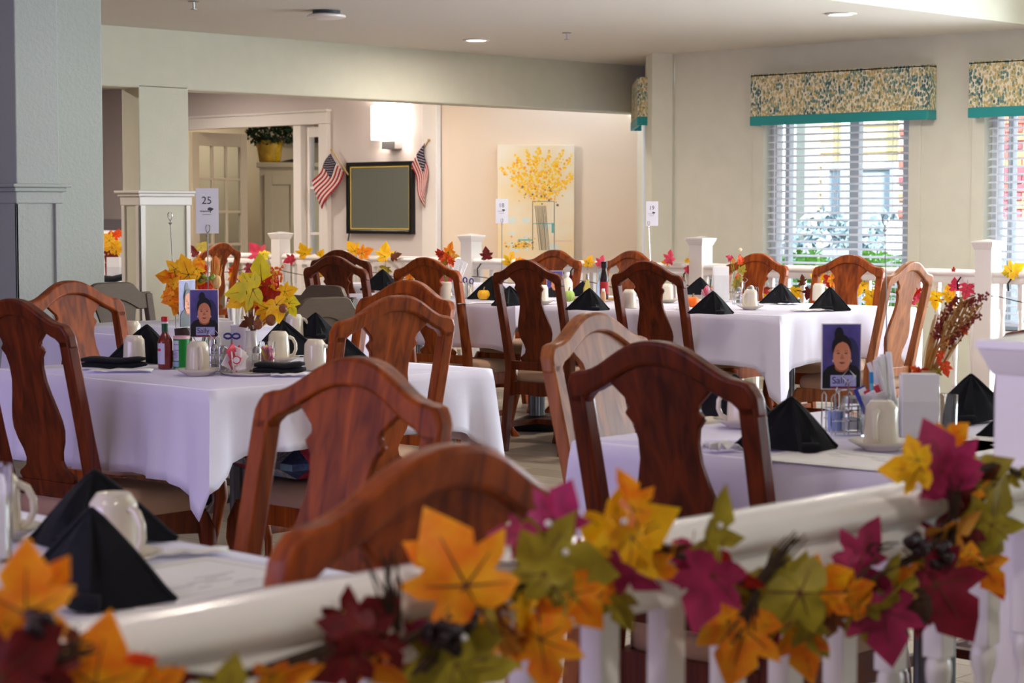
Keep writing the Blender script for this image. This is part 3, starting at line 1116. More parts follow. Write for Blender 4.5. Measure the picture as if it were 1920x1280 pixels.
def back_y(z):
    return -0.205 - (z - 0.45) * 0.225 if z >= 0.45 else -0.205 - (0.45 - z) * 0.14


def zt(x):
    x = abs(x)
    z = 0.952 + (0.068 * (0.5 + 0.5 * math.cos(math.pi * (x / 0.205) ** 1.18)) if x < 0.205 else 0)
    if x > 0.212:
        z -= 0.034 * ((x - 0.212) / 0.030) ** 2
    return z


def crest_outline():
    xs = [-0.242, -0.24, -0.234, -0.224, -0.205] + [-0.185 + 0.37 * i / 22 for i in range(23)] + [0.205, 0.224, 0.234, 0.24, 0.242]
    top = [(x, zt(x)) for x in xs]
    bot = []
    for i in range(25):
        x = 0.196 - 0.392 * i / 24
        z = zt(x) - 0.050 + 0.002 * min(1, abs(x) / 0.15)
        k = max(0, abs(x) - 0.182) / 0.014
        bot.append((x, z - 0.010 * k * k))
    o = top + [(0.242, 0.880), (0.199, 0.878)] + bot + [(-0.199, 0.878), (-0.242, 0.880)]
    return [(x * 0.955, z) for x, z in o]


SPL = [(0.478, 0.118), (0.492, 0.126), (0.502, 0.124), (0.512, 0.106), (0.524, 0.088), (0.545, 0.080), (0.57, 0.086), (0.6, 0.102), (0.635, 0.112), (0.665, 0.110), (0.70, 0.100), (0.74, 0.086),
       (0.78, 0.075), (0.82, 0.073), (0.85, 0.080), (0.866, 0.094), (0.872, 0.097), (0.877, 0.092), (0.886, 0.084), (0.898, 0.088), (0.912, 0.104), (0.928, 0.122)]


def splat_outline():
    r = [(hw, z) for z, hw in SPL]
    top = [(0.12 - 0.24 * i / 12, zt(0.12 - 0.24 * i / 12) - 0.03) for i in range(13)]
    return r + top + [(-x, z) for x, z in reversed(r)]


GTOP = [(-0.215, 0.87), (-0.165, 0.868), (-0.15, 0.872), (-0.135, 0.89), (-0.12, 0.908), (-0.10, 0.917), (-0.07, 0.92)]


def grey_crest():
    top = GTOP + [(-x, z) for x, z in reversed(GTOP)]
    bot = [(0.215, 0.79), (0.15, 0.785)] + [(0.13 - 0.26 * i / 10, 0.785 + 0.05 * math.sin(math.pi * i / 10)) for i in range(11)] + [(-0.15, 0.785), (-0.215, 0.79)]
    return top + bot


def rear_leg(s, ztop, x_top=0.2225):
    e = MB()
    secs = []
    for z in (0.0, 0.15, 0.30, 0.42, 0.48, 0.62, 0.78, ztop):
        x = s * (0.196 + (x_top - 0.196) * z / 0.93)
        hx = 0.0205 if z > 0.25 else 0.018
        hy = (0.019 if z > 0.55 else 0.023) if z > 0.1 else 0.019
        y = back_y(z)
        secs.append([(x - hx, y - hy, z), (x + hx, y - hy, z), (x + hx, y + hy, z), (x - hx, y + hy, z)])
    return e.loft(secs)


def front_leg(s):
    e = MB()
    secs = []
    for z, off, w in ((0.362, -0.004, 0.026), (0.31, 0.012, 0.029), (0.25, 0.018, 0.026), (0.18, 0.008, 0.020), (0.10, -0.004, 0.016), (0.05, -0.004, 0.015), (0.028, 0.006, 0.020), (0.012, 0.014, 0.026), (0.0, 0.014, 0.024)):
        x, y = s * (0.212 + off * 0.8), 0.19 + off
        secs.append([(x + w * math.cos(k * math.pi / 4 + 0.39), y + w * math.sin(k * math.pi / 4 + 0.39), z) for k in range(8)])
    return e.loft(secs)


def board(a, b, z0s, z1, t, n=10):
    """apron board between a and b (x,y) with a shaped lower edge"""
    e = MB()
    a, b = Vector((a[0], a[1], 0)), Vector((b[0], b[1], 0))
    d = (b - a).normalized()
    nn = Vector((-d.y, d.x, 0)) * t
    secs = []
    for i in range(n + 1):
        u = i / n
        p = a + (b - a) * u
        z0 = z0s(u)
        secs.append([(p.x, p.y, z0), (p.x + nn.x, p.y + nn.y, z0), (p.x + nn.x, p.y + nn.y, z1), (p.x, p.y, z1)])
    return e.loft(secs)


def make_chair(kind, w, seat=M_SEAT):
    t = thing('dining_chair', 'x', 'chair')
    grey = kind == 'grey'
    for s in (-1, 1):
        rear_leg(s, 0.862 if grey else 0.905, 0.2 if grey else 0.2095).build('leg', w, t, smooth=30, bevel=0.005)
    for s in (-1, 1):
        front_leg(s).build('leg', w, t, smooth=60)
    if grey:
        MB().prism(grey_crest(), -0.014, 0.014, fy=back_y).build('crest_rail', w, t, smooth=30, bevel=0.005)
        MB().prism([(-0.09, 0.478), (0.09, 0.478), (0.085, 0.6), (0.10, 0.72), (0.13, 0.84), (-0.13, 0.84), (-0.10, 0.72), (-0.085, 0.6)], -0.007, 0.007, fy=back_y).build('splat', w, t, smooth=0, bevel=0.002)
    else:
        MB().prism(crest_outline(), -0.019, 0.019, fy=back_y).build('crest_rail', w, t, smooth=40, bevel=0.009, seg=3)
        MB().prism(splat_outline(), -0.008, 0.008, fy=back_y).build('splat', w, t, smooth=30, bevel=0.003, seg=1)
    MB().prism([(-0.19, 0.432), (0.19, 0.432), (0.19, 0.48), (-0.19, 0.48)], -0.011, 0.011, fy=back_y).build('lower_back_rail', w, t, smooth=0, bevel=0.003)
    e = MB()
    sc_ = lambda u: 0.292 + 0.022 * (1 - abs(2 * u - 1)) ** 0.6 - 0.016 * math.exp(-((u - 0.5) / 0.16) ** 2)
    fl_ = lambda u: 0.295 + 0.012 * math.sin(math.pi * u)
    for pa, pb, f in (((-0.225, 0.20), (0.225, 0.20), sc_), ((0.19, -0.20), (-0.19, -0.20), sc_), ((0.225, 0.2), (0.19, -0.2), fl_), ((-0.19, -0.2), (-0.225, 0.2), fl_)):
        bb = board(pa, pb, f, 0.37, 0.022 if pa[1] < 0 and pb[1] < 0 else -0.022)
        e.add(bb.v, bb.f)
    e.build('seat_frame', w, t, smooth=0)
    e = MB()
    secs = []
    for z, k in ((0.366, 0.96), (0.375, 1.0), (0.405, 1.0), (0.425, 0.965), (0.437, 0.86), (0.443, 0.6)):
        ring = []
        for i in range(24):
            a = 2 * math.pi * i / 24
            cx, sy = math.cos(a), math.sin(a)
            p = 0.30
            ux, uy = math.copysign(abs(cx) ** p, cx), math.copysign(abs(sy) ** p, sy)
            ring.append((ux * k * (0.212 + 0.018 * uy), 0.004 + uy * k * 0.208, z))
        secs.append(ring)
    e.loft(secs)
    e.build('seat', seat, t, smooth=60)
    e = MB()
    for s in (-1, 1):
        bx = MB().loft([[(s * 0.196 - 0.009, -0.235, z0) if 0 else (s * 0.196 + dx, -0.23, z) for dx, z in ((-0.009, 0.125), (0.009, 0.125), (0.009, 0.155), (-0.009, 0.155))],
                        [(s * 0.208 + dx, 0.185, z) for dx, z in ((-0.009, 0.125), (0.009, 0.125), (0.009, 0.155), (-0.009, 0.155))]])
        bx.build('stretcher', w, t, smooth=0, bevel=0.002)
    MB().box(-0.2, 0.2, -0.015, 0.015, 0.127, 0.152).build('stretcher', w, t, smooth=0, bevel=0.002)
    return t


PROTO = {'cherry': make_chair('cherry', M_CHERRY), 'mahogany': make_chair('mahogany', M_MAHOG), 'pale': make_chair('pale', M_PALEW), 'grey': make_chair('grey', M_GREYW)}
_used = set()


def chair(kind, x, y, rot, label):
    p = PROTO[kind]
    if kind not in _used:
        _used.add(kind)
        t = p
        t.location = (x, y, 0)
        t.rotation_euler = (0, 0, R(rot))
        t['label'] = label
    else:
        t = dup(p, loc=(x, y, 0), rot=R(rot), label=label)
    t['group'] = 'dining chairs'
    return t


chair('cherry', 1.498, 1.917, 3.3, 'reddish wooden dining chair with its back against the near garlanded railing')
chair('cherry', 1.997, 2.643, 92.7, 'orange-brown dining chair seen from the front, behind the chair at the near railing')
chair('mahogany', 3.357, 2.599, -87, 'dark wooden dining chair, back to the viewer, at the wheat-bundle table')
chair('pale', 3.82, 3.10, 188.9, 'dining chair coloured pale for window glare at the far side of the wheat-bundle table')
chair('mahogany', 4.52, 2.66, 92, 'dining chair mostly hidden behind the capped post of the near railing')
chair('cherry', 4.148, 4.867, -3.2, 'dining chair with a patchwork cushion on its seat, at table 25')
chair('cherry', 4.753, 5.492, 95.7, 'dining chair of table 25 standing behind the one with the patchwork cushion')
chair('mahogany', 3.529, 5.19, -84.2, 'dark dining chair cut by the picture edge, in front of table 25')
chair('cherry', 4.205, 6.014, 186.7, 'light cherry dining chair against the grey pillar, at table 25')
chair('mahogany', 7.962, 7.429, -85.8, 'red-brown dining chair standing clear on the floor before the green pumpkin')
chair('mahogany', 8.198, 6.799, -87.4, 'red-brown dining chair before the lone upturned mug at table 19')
chair('cherry', 8.007, 8.264, -81.9, 'dining chair in front of the blue scissors and orange flowers at table 18')
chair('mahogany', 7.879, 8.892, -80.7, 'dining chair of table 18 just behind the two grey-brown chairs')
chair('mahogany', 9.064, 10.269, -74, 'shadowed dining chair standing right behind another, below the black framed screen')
chair('cherry', 9.456, 9.191, 95.2, 'dining chair facing the viewer below the blossom painting at table 18')
chair('cherry', 9.557, 8.65, 88.1, 'dining chair facing the viewer behind the dark sauce bottle at table 18')
chair('cherry', 9.459, 7.545, 91.3, 'dining chair facing the viewer behind the red flowers of table 19')
chair('cherry', 9.504, 6.881, 96.2, 'scratched dining chair facing the viewer before the blinds of the garden window, table 19')
chair('pale', 8.704, 6.098, 4.6, 'dining chair coloured pale for window glare at the end of table 19')
chair('cherry', 10.005, 13.464, 10, 'orange-lit dining chair by the railing, behind number card 25')
chair('grey', 5.45, 6.72, -2, 'grey-brown painted dining chair, the nearer of the two behind the maple bouquet')
chair('grey', 6.0, 7.43, 92, 'grey-brown painted dining chair, the further of the two behind the maple bouquet')
chair('grey', 5.83, 8.19, 180, 'grey-brown painted dining chair beside the grey pillar, behind the light cherry chair')

# patchwork cushion on the seat of one chair
CU = [mat('denim_navy', (84, 100, 158), 0.9, var=0.4, vscale=60), mat('denim_blue', (150, 190, 232), 0.9, var=0.2, vscale=40), mat('bandana_red', (220, 50, 80), 0.9, var=0.35, vscale=70), mat('gingham', (214, 222, 244), 0.9, var=0.6, vscale=90), mat('denim_grey', (120, 128, 146), 0.9, var=0.2)]
cu = thing('patchwork_cushion', 'denim-blue and red patchwork cushion on a chair seat at table 25', 'cushion', (4.10, 4.93, 0.444), R(-3))
N = 6
for i in range(N):
    for j in range(N):
        if (i, j) == (0, 0):
            base = None
e = MB()
pat = [[(i * 2 + j * 3 + (i * j) % 3) % 5 for j in range(N)] for i in range(N)]


def cush(u, v, top):
    px, py = (u - 0.5) * 0.38, (v - 0.5) * 0.36
    ed = min(u, 1 - u, v, 1 - v) * 2
    h = 0.045 + 0.06 * min(1, ed * 1.6) ** 0.5
    return (px, py, 0.045 + (h - 0.045) * 1.0 + 0.02 if top else 0.045 - min(0.04, 0.06 * ed ** 0.5) + 0.0)


for i in range(N):
    for j in range(N):
        for top in (True, False):
            q = [(i / N, j / N), ((i + 1) / N, j / N), ((i + 1) / N, (j + 1) / N), (i / N, (j + 1) / N)]
            if not top:
                q = q[::-1]
            e.add([cush(*p, top) for p in q], [(0, 1, 2, 3)], pat[i][j])
for i in range(N):
    for k, (fu, fv) in enumerate(((lambda u: (u, 0), 0), (lambda u: (1 - u, 1), 0), (lambda u: (0, 1 - u), 0), (lambda u: (1, u), 0))):
        a, b = fu(i / N), fu((i + 1) / N)
        e.add([cush(*a, False), cush(*b, False), cush(*b, True), cush(*a, True)], [(0, 1, 2, 3)], (i * 2 + k * 3) % 5)
e.build('cover', CU, cu, smooth=50)
s = MB()
for k in range(8):
    a = k * math.pi / 4
    s.add([(-0.191, -0.05, 0.055), (-0.191, -0.05 + 0.016 * math.cos(a - .25), 0.055 + 0.016 * math.sin(a - .25)), (-0.191, -0.05 + 0.022 * math.cos(a), 0.055 + 0.022 * math.sin(a)), (-0.191, -0.05 + 0.016 * math.cos(a + .25), 0.055 + 0.016 * math.sin(a + .25))], [(0, 1, 2, 3)])
s.build('printed_star', mat('print_white', (220, 216, 220), 0.9), cu, smooth=0)

# ================================================================== TABLES AND CLOTHS
M_TTOP = mat('laminate_tabletop', (120, 84, 60), 0.5)
M_BASE = mat('black_cast_base', (20, 20, 22), 0.3)


def table(label, x0, x1, y0, y1, cols=None):
    cx, cy = (x0 + x1) / 2, (y0 + y1) / 2
    t = thing('dining_table', label, 'table', (cx, cy, 0), 0, 'pedestal dining tables')
    hx, hy = (x1 - x0) / 2 - 0.012, (y1 - y0) / 2 - 0.012
    MB().box(-hx, hx, -hy, hy, 0.722, 0.752).build('tabletop', M_TTOP, t, smooth=0, bevel=0.006)
    for dx, dy in (cols or [(0, 0)]):
        e = MB()
        secs = []
        for z in (0.04, 0.70):
            secs.append([((0.042 + 0.005 * (k % 2)) * math.cos(2 * math.pi * k / 32) + dx, (0.042 + 0.005 * (k % 2)) * math.sin(2 * math.pi * k / 32) + dy, z) for k in range(32)])
        e.loft(secs)
        e.build('column', mat('grey_ribbed_column', (130, 134, 140), 0.4, metal=0.6), t, smooth=0)
        e = MB()
        e.lathe([(0.225, 0.0), (0.23, 0.012), (0.20, 0.028), (0.12, 0.05), (0.06, 0.075)], 28, (dx, dy, 0))
        e.build('base', M_BASE, t, smooth=50)
        e = MB()
        e.box(dx - 0.3, dx + 0.3, dy - 0.03, dy + 0.03, 0.695, 0.722).box(dx - 0.03, dx + 0.03, dy - 0.3, dy + 0.3, 0.695, 0.722)
        e.build('spider_bracket', M_BASE, t, smooth=0)
    return t


def cloth(label, x0, x1, y0, y1, drop=(0.24, 0.24, 0.24, 0.24), seed=1, cf=0.42):
    """drop: -x, +x, -y, +y"""
    r = random.Random(seed)
    cx, cy = (x0 + x1) / 2, (y0 + y1) / 2
    hx, hy = (x1 - x0) / 2, (y1 - y0) / 2
    per = []
    n = 36

    def side(ax, ay, bx, by, nx, ny, dr, drp, drn):
        L_ = math.hypot(bx - ax, by - ay)
        for i in range(n):
            u = i / n
            c0, c1 = u * L_, (1 - u) * L_
            c = min(c0, c1)
            oth = drp if c0 < c1 else drn
            k = math.exp(-(c / 0.085) ** 2)
            dl = dr + (0.5 * (dr + oth) * cf) * k + 0.006 * math.sin(u * 9 + seed)
            per.append((ax + (bx - ax) * u, ay + (by - ay) * u, nx, ny, dl, c, u))
    side(-hx, -hy, hx, -hy, 0, -1, drop[2], drop[0], drop[1])
    side(hx, -hy, hx, hy, 1, 0, drop[1], drop[2], drop[3])
    side(hx, hy, -hx, hy, 0, 1, drop[3], drop[1], drop[0])
    side(-hx, hy, -hx, -hy, -1, 0, drop[0], drop[3], drop[2])
    ph = [r.uniform(0, 6.28) for _ in range(4)]
    N_ = len(per)
    rows = []
    Z = TT - 0.003
    for q in (0.014, 0.005):
        rows.append([(x - nx * q if nx else x * (1 - q / hx), y - ny * q if ny else y * (1 - q / hy), Z) for x, y, nx, ny, dl, c, u in per])
    rows.append([(x, y, Z - 0.003) for x, y, *_ in per])
    M = 9
    for j in range(1, M + 1):
        f = j / M
        row = []
        for i, (x, y, nx, ny, dl, c, u) in enumerate(per):
            k = math.exp(-(c / 0.07) ** 2)
            s_ = i / N_ * 2 * math.pi
            rp = (0.012 * math.sin(s_ * 11 + ph[0]) + 0.012 * math.sin(s_ * 26 + ph[1]) + 0.008 * math.sin(s_ * 47 + ph[2])) * f ** 1.3
            fold = -0.030 * f * math.exp(-((c - 0.105) / 0.035) ** 2)
            o = 0.004 + 0.016 * f + rp * (1 - k) + fold
            ox, oy = nx * o, ny * o
            if k > 0.01:
                sx_, sy_ = math.copysign(1, x), math.copysign(1, y)
                ox += sx_ * k * 0.030 * f * (1 if nx == 0 else 0.6)
                oy += sy_ * k * 0.030 * f * (1 if ny == 0 else 0.6)
            row.append((x + ox, y + oy, Z - 0.004 - dl * f))
        rows.append(row)
    e = MB()
    e.loft(rows, 0, False, True)
    e.add(rows[0], [tuple(range(N_))])
    o = e.build('tablecloth', M_CLOTH, smooth=70, loc=(cx, cy, 0))
    md = o.modifiers.new('solid', 'SOLIDIFY')
    md.thickness = 0.0016
    md.offset = 0
    return tag(o, label, 'tablecloth', 'white tablecloths')


TB = [
    ('wooden pedestal table under the cloth nearest the viewer, by the near railing', 'white cloth on the corner table beneath the big black napkin by the near railing', (0.72, 1.885, 2.12, 3.28), None, (0.24, 0.24, 0.22, 0.24)),
    ('pedestal table carrying the wheat bundle', 'white cloth on the table with the wheat bundle', (3.33, 4.48, 1.93, 3.085), None, (0.25, 0.24, 0.24, 0.24)),
    ('pedestal table carrying number card 25', 'white cloth with a hanging corner on the table of number card 25', (3.54, 4.68, 4.69, 5.83), None, (0.27, 0.24, 0.185, 0.24)),
    ('pedestal table between the grey-brown chairs', 'white cloth on the table between the grey-brown chairs', (4.86, 6.0, 6.75, 7.9), None, (0.24,) * 4),
    ('long table carrying number card 19 and the orange pumpkin', 'white cloth under number card 19 and the orange pumpkin', (8.05, 9.25, 6.08, 7.79), [(0, -0.45), (0, 0.45)], (0.25, 0.24, 0.24, 0.05)),
    ('long table carrying number card 18 and the yellow pumpkin', 'white cloth under number card 18 and the yellow pumpkin', (8.05, 9.25, 7.89, 9.6), [(0, -0.45), (0, 0.45)], (0.25, 0.24, 0.05, 0.24)),
    ('pedestal table with the yellow flowers seen between the pillars', 'white cloth under the yellow flowers seen between the pillars', (7.9, 9.05, 12.15, 13.3), None, (0.24,) * 4),
    ('pedestal table in front of the shadowed dining chair', 'white cloth on the table past the shadowed dining chair', (9.25, 10.3, 10.0, 11.1), None, (0.24,) * 4),
]
for i, (l1, l2, (x0, x1, y0, y1), cols, dr) in enumerate(TB):
    table(l1, x0, x1, y0, y1, cols)
    cloth(l2, x0, x1, y0, y1, dr, i + 3, 0.8 if i == 4 else 0.48)
# @@ITEMS
M_ACRYL = bpy.data.materials.new('clear_acrylic')
M_ACRYL.use_nodes = True
nt = M_ACRYL.node_tree
nt.nodes.remove(nt.nodes['Principled BSDF'])
tr = nt.nodes.new('ShaderNodeBsdfTransparent')
tr.inputs[0].default_value = (0.985, 0.985, 0.99, 1)
gl = nt.nodes.new('ShaderNodeBsdfGlossy')
gl.inputs['Roughness'].default_value = 0.05
mx = nt.nodes.new('ShaderNodeMixShader')
mx.inputs[0].default_value = 0.05
nt.links.new(tr.outputs[0], mx.inputs[1])
nt.links.new(gl.outputs[0], mx.inputs[2])
nt.links.new(mx.outputs[0], nt.nodes['Material Output'].inputs[0])
# ================================================================== LEAVES (shared meshes)
LC = {
    'YO': ((255, 178, 16), (246, 120, 6)), 'Y': ((255, 210, 22), (250, 176, 10)), 'YG': ((240, 214, 26), (206, 196, 40)), 'OR': ((244, 100, 12), (220, 56, 10)),
    'OL': ((182, 164, 44), (146, 128, 30)), 'MG': ((186, 44, 100), (146, 28, 74)), 'CR': ((150, 14, 56), (116, 10, 34)), 'DR': ((122, 10, 16), (92, 8, 14)),
    'PK': ((226, 66, 104), (200, 40, 70)), 'RD': ((206, 40, 24), (176, 24, 14)), 'BR': ((120, 62, 24), (92, 40, 20)), 'YP': ((238, 178, 84), (226, 150, 50)),
}
M_VEIN = mat('leaf_vein', (96, 52, 26), 0.7)
HALF = [(0.0, 0.0), (0.12, -0.10), (0.28, -0.10), (0.47, 0.02), (0.40, 0.13), (0.30, 0.21), (0.45, 0.29), (0.57, 0.50), (0.41, 0.50), (0.25, 0.49), (0.30, 0.63), (0.18, 0.80), (0.0, 1.04)]
_LF = {}


def leaf_mesh(col, var):
    key = (col, var)
    if key in _LF:
        return _LF[key]
    fold, droop, wid = [(0.25, 0.25, 1.0), (-0.35, 0.35, 0.92), (0.9, 0.5, 0.8), (-0.15, -0.5, 1.05)][var]

    def bend(x, y):
        x *= wid
        return Vector((x, y - 0.4, fold * abs(x) * 0.6 - droop * (y - 0.25) ** 2 * 0.55 + 0.05 * math.sin(9 * x + 5 * y + var)))
    out = HALF + [(-x, y) for x, y in reversed(HALF[1:-1])]
    hub = (0, 0.2)
    n = len(out)
    mid = [(hub[0] + (x - hub[0]) * 0.55, hub[1] + (y - hub[1]) * 0.55) for x, y in out]
    e = MB()
    vs = [bend(*hub)] + [bend(*p) for p in mid] + [bend(*p) for p in out]
    fs = []
    for i in range(n):
        k = (i + 1) % n
        fs.append((0, 1 + i, 1 + k))
        fs.append((1 + i, 1 + n + i, 1 + n + k, 1 + k))
    e.add(vs, fs, 0)
    for tip in ((0, 0.95), (0.5, 0.45), (-0.5, 0.45), (0.4, 0.03), (-0.4, 0.03), (0, -0.0)):
        L_ = 4
        pv = []
        for i in range(L_ + 1):
            u = i / L_
            q = (hub[0] + (tip[0] - hub[0]) * u, hub[1] + (tip[1] - hub[1]) * u)
            d = Vector((-(tip[1] - hub[1]), tip[0] - hub[0], 0)).normalized() * 0.011 * (1.1 - u)
            p = bend(*q) + Vector((0, 0, 0.006))
            pv += [p - d, p + d]
        e.add(pv, [(2 * i, 2 * i + 1, 2 * i + 3, 2 * i + 2) for i in range(L_)], 1)
    # petiole
    p0 = bend(0, 0)
    pr = [p0, p0 + Vector((0.02, -0.18, -0.02)), p0 + Vector((0.03, -0.32, -0.06))]
    e.tube(pr, [0.014, 0.011, 0.012], 4, 1)
    c1, c2 = LC[col]
    m = mat('leaf_' + col.lower(), c1, 0.55, col2=c2, vscale=2.6, transl=0.18)
    o = e.build('leaf', [m, M_VEIN], smooth=80)
    me = o.data
    bpy.data.objects.remove(o)
    _LF[key] = me
    return me


def leaf(parent, pos, ang, size, col, var=0, pitch=0.0, roll=0.0, name='leaf'):
    """leaf facing roughly back down the room; ang: direction of its tip seen from there"""
    me = leaf_mesh(col, var)
    o = bpy.data.objects.new(name, me)
    COL.objects.link(o)
    o.parent = parent
    n = -_fw
    tip = _rt * math.cos(R(ang)) + _up * math.sin(R(ang))
    q = Matrix.Rotation(R(roll), 3, tip)
    n = q @ n
    ax = tip.cross(n)
    q = Matrix.Rotation(R(pitch), 3, ax)
    tip, n = q @ tip, q @ n
    x = tip.cross(n)
    m = Matrix((x, tip, n)).transposed() * (size / 1.1)
    loc = Vector(pos)
    # parent roots are unrotated
    off = parent.location if parent else Vector((0, 0, 0))
    o.matrix_basis = Matrix.Translation(loc - Vector(off)) @ m.to_4x4()
    return o


# ================================================================== TABLEWARE
def P(px, py, z=TT):
    v = onz(px, py, z)
    return (v.x, v.y, z)


def mk_mug():
    t = thing('mug', 'x', 'mug')
    e = MB()
    e.lathe([(0.0375, 0.0), (0.0375, 0.004), (0.0365, 0.03), (0.0345, 0.076), (0.0335, 0.084), (0.026, 0.094), (0.024, 0.097), (0.021, 0.095), (0.0, 0.094)], 26)
    e.build('body', M_CHINA, t, smooth=45)
    e = MB()
    e.tube([(0.034, 0, 0.078), (0.047, 0, 0.072), (0.056, 0, 0.055), (0.057, 0, 0.036), (0.050, 0, 0.019), (0.036, 0, 0.012)], [0.0065, 0.006, 0.0058, 0.0058, 0.006, 0.0065], 8)
    e.build('handle', M_CHINA, t, smooth=60)
    return t


def mk_saucer():
    return MB().lathe([(0.036, 0.0), (0.038, 0.003), (0.052, 0.010), (0.069, 0.019), (0.070, 0.0205), (0.066, 0.0205), (0.046, 0.0125), (0.036, 0.008), (0.0, 0.0075)], 30).build('saucer', M_CHINA, smooth=50)


_mug, _sau = [None], [None]


def mug(px, py, label, handle=-60, saucer=None, z=TT, sc_=1.0):
    pos = P(px, py, z)
    if saucer:
        if _sau[0] is None:
            s = _sau[0] = mk_saucer()
            s.location = pos
        else:
            s = dup(_sau[0], loc=pos)
        tag(s, saucer, 'saucer', 'cream saucers')
        pos = (pos[0], pos[1], z + 0.0078)
    a = FACE + R(handle)
    if _mug[0] is None:
        m = _mug[0] = mk_mug()
        m.location = pos
        m.rotation_euler = (0, 0, a)
    else:
        m = dup(_mug[0], loc=pos, rot=a)
    return tag(m, label, 'mug', 'upturned cream mugs')


def mk_napkin(flip, wide=1.0, seed=0):
    r = random.Random(seed)
    s = -1 if flip else 1
    A = Vector((0.004 * s, 0.012, 0.113))
    base = []

    def add_line(p, q, n):
        for i in range(n):
            base.append(Vector(p) + (Vector(q) - Vector(p)) * (i / n))
    Lp, F1, F2, F3, Rp = (-0.118, 0.038, 0), (0.012, -0.030, 0), (0.016, -0.050, 0), (0.040, -0.054, 0), (0.108, 0.030, 0)
    add_line(Lp, F1, 6)
    add_line(F1, F2, 1)
    add_line(F2, F3, 2)
    add_line(F3, Rp, 6)
    add_line(Rp, (0.0, 0.075, 0), 4)
    add_line((0.0, 0.075, 0), Lp, 4)
    n = len(base)
    rows = []
    K = 9
    for k in range(K + 1):
        f = k / K
        row = []
        for i, b in enumerate(base):
            p = A.lerp(Vector((b.x * s, b.y, b.z)), 0.03 + 0.97 * f)
            out = Vector((b.x * s, b.y, 0)).normalized()
            bul = math.sin(math.pi * f) * (0.010 if 2 < i < 5 or 10 < i < 15 else -0.004)
            if i in (7, 8, 9):
                bul += 0.012 * math.sin(math.pi * f)
            p = p + out * bul + Vector((0, 0, 0.004 * math.sin(math.pi * f) + (0.006 if f > 0.9 and 1 < i < 6 else 0)))
            row.append((p.x * wide, p.y * wide, max(0.0006, p.z)))
        rows.append(row)
    e = MB()
    if flip:
        rows = [q[::-1] for q in rows]
    e.loft(rows)
    fold = e
    # thick folded edges
    e2 = MB()
    for q in (Lp, Rp):
        pts = [A.lerp(Vector((q[0] * s, q[1], q[2])), t_ / 8) + Vector((0, 0.001, 0.004 * math.sin(math.pi * t_ / 8))) for t_ in range(9)]
        e2.tube([(p.x * wide, p.y * wide, max(p.z, 0.005)) for p in pts], [0.003] + [0.0048] * 7 + [0.004], 6)
    roll = [((0.016 + 0.0) * s * wide, -0.050 * wide, 0.012), (0.028 * s * wide, -0.056 * wide, 0.0125), (0.05 * s * wide, -0.046 * wide, 0.0115)]
    e2.tube(roll, [0.011, 0.0115, 0.010], 8)
    return fold, e2


_nap = {}


def napkin(px, py, label, flip=False, rot=0, sc_=1.0, z=TT):
    pos = P(px, py, z)
    k = flip
    if k not in _nap:
        t = _nap[k] = thing('folded_napkin', label, 'napkin', pos, FACE + R(rot), 'black pyramid napkins')
        a, b = mk_napkin(flip)
        a.build('folded_cloth', M_BLACKCLOTH, t, smooth=40)
        b.build('hem_roll', M_BLACKCLOTH, t, smooth=60)
    else:
        t = dup(_nap[k], loc=pos, rot=FACE + R(rot), label=label)
    t.scale = (sc_,) * 3
    return t


def flatnap(px, py, label, rot, L_=0.20, W=0.085):
    t = thing('rolled_napkin', label, 'napkin', P(px, py), FACE + R(rot), 'black napkins lying folded flat')
    e = MB()
    for z0, h, k in ((0.004, 0.019, 1.0), (0.022, 0.017, 0.95)):
        secs = []
        for i in range(11):
            u = i / 10
            x = (u - 0.5) * L_ * k
            en = min(1, 0.55 + 3.5 * min(u, 1 - u))
            ring = []
            for q in range(10):
                a = 2 * math.pi * q / 10
                ring.append((x, math.copysign(abs(math.cos(a)) ** 0.6, math.cos(a)) * W / 2 * en, z0 + h / 2 + math.copysign(abs(math.sin(a)) ** 0.7, math.sin(a)) * h / 2 * en + 0.003 * math.sin(u * 8)))
            secs.append(ring)
        e.loft(secs)
    e.build('folded_cloth', M_BLACKCLOTH, t, smooth=60)
    return t


def paper(px, py, label, w, l, rot, cat='paper napkin', crumple=0.006, name='paper_napkin', z=TT, group='white paper napkins on the tables'):
    pos = P(px, py, z)
    r = random.Random(int(px))
    rows = []
    for i in range(8):
        row = []
        for j in range(8):
            row.append(((i / 7 - 0.5) * w + r.uniform(-1, 1) * crumple * 0.4, (j / 7 - 0.5) * l, 0.003 + crumple * abs(math.sin(i * 1.3 + r.random()) * math.cos(j * 0.9))))
        rows.append(row)
    o = MB().grid(rows).build(name, M_PAPER, smooth=60, loc=pos, rot=FACE + R(rot), solid=0.0016)
    return tag(o, label, cat, group)


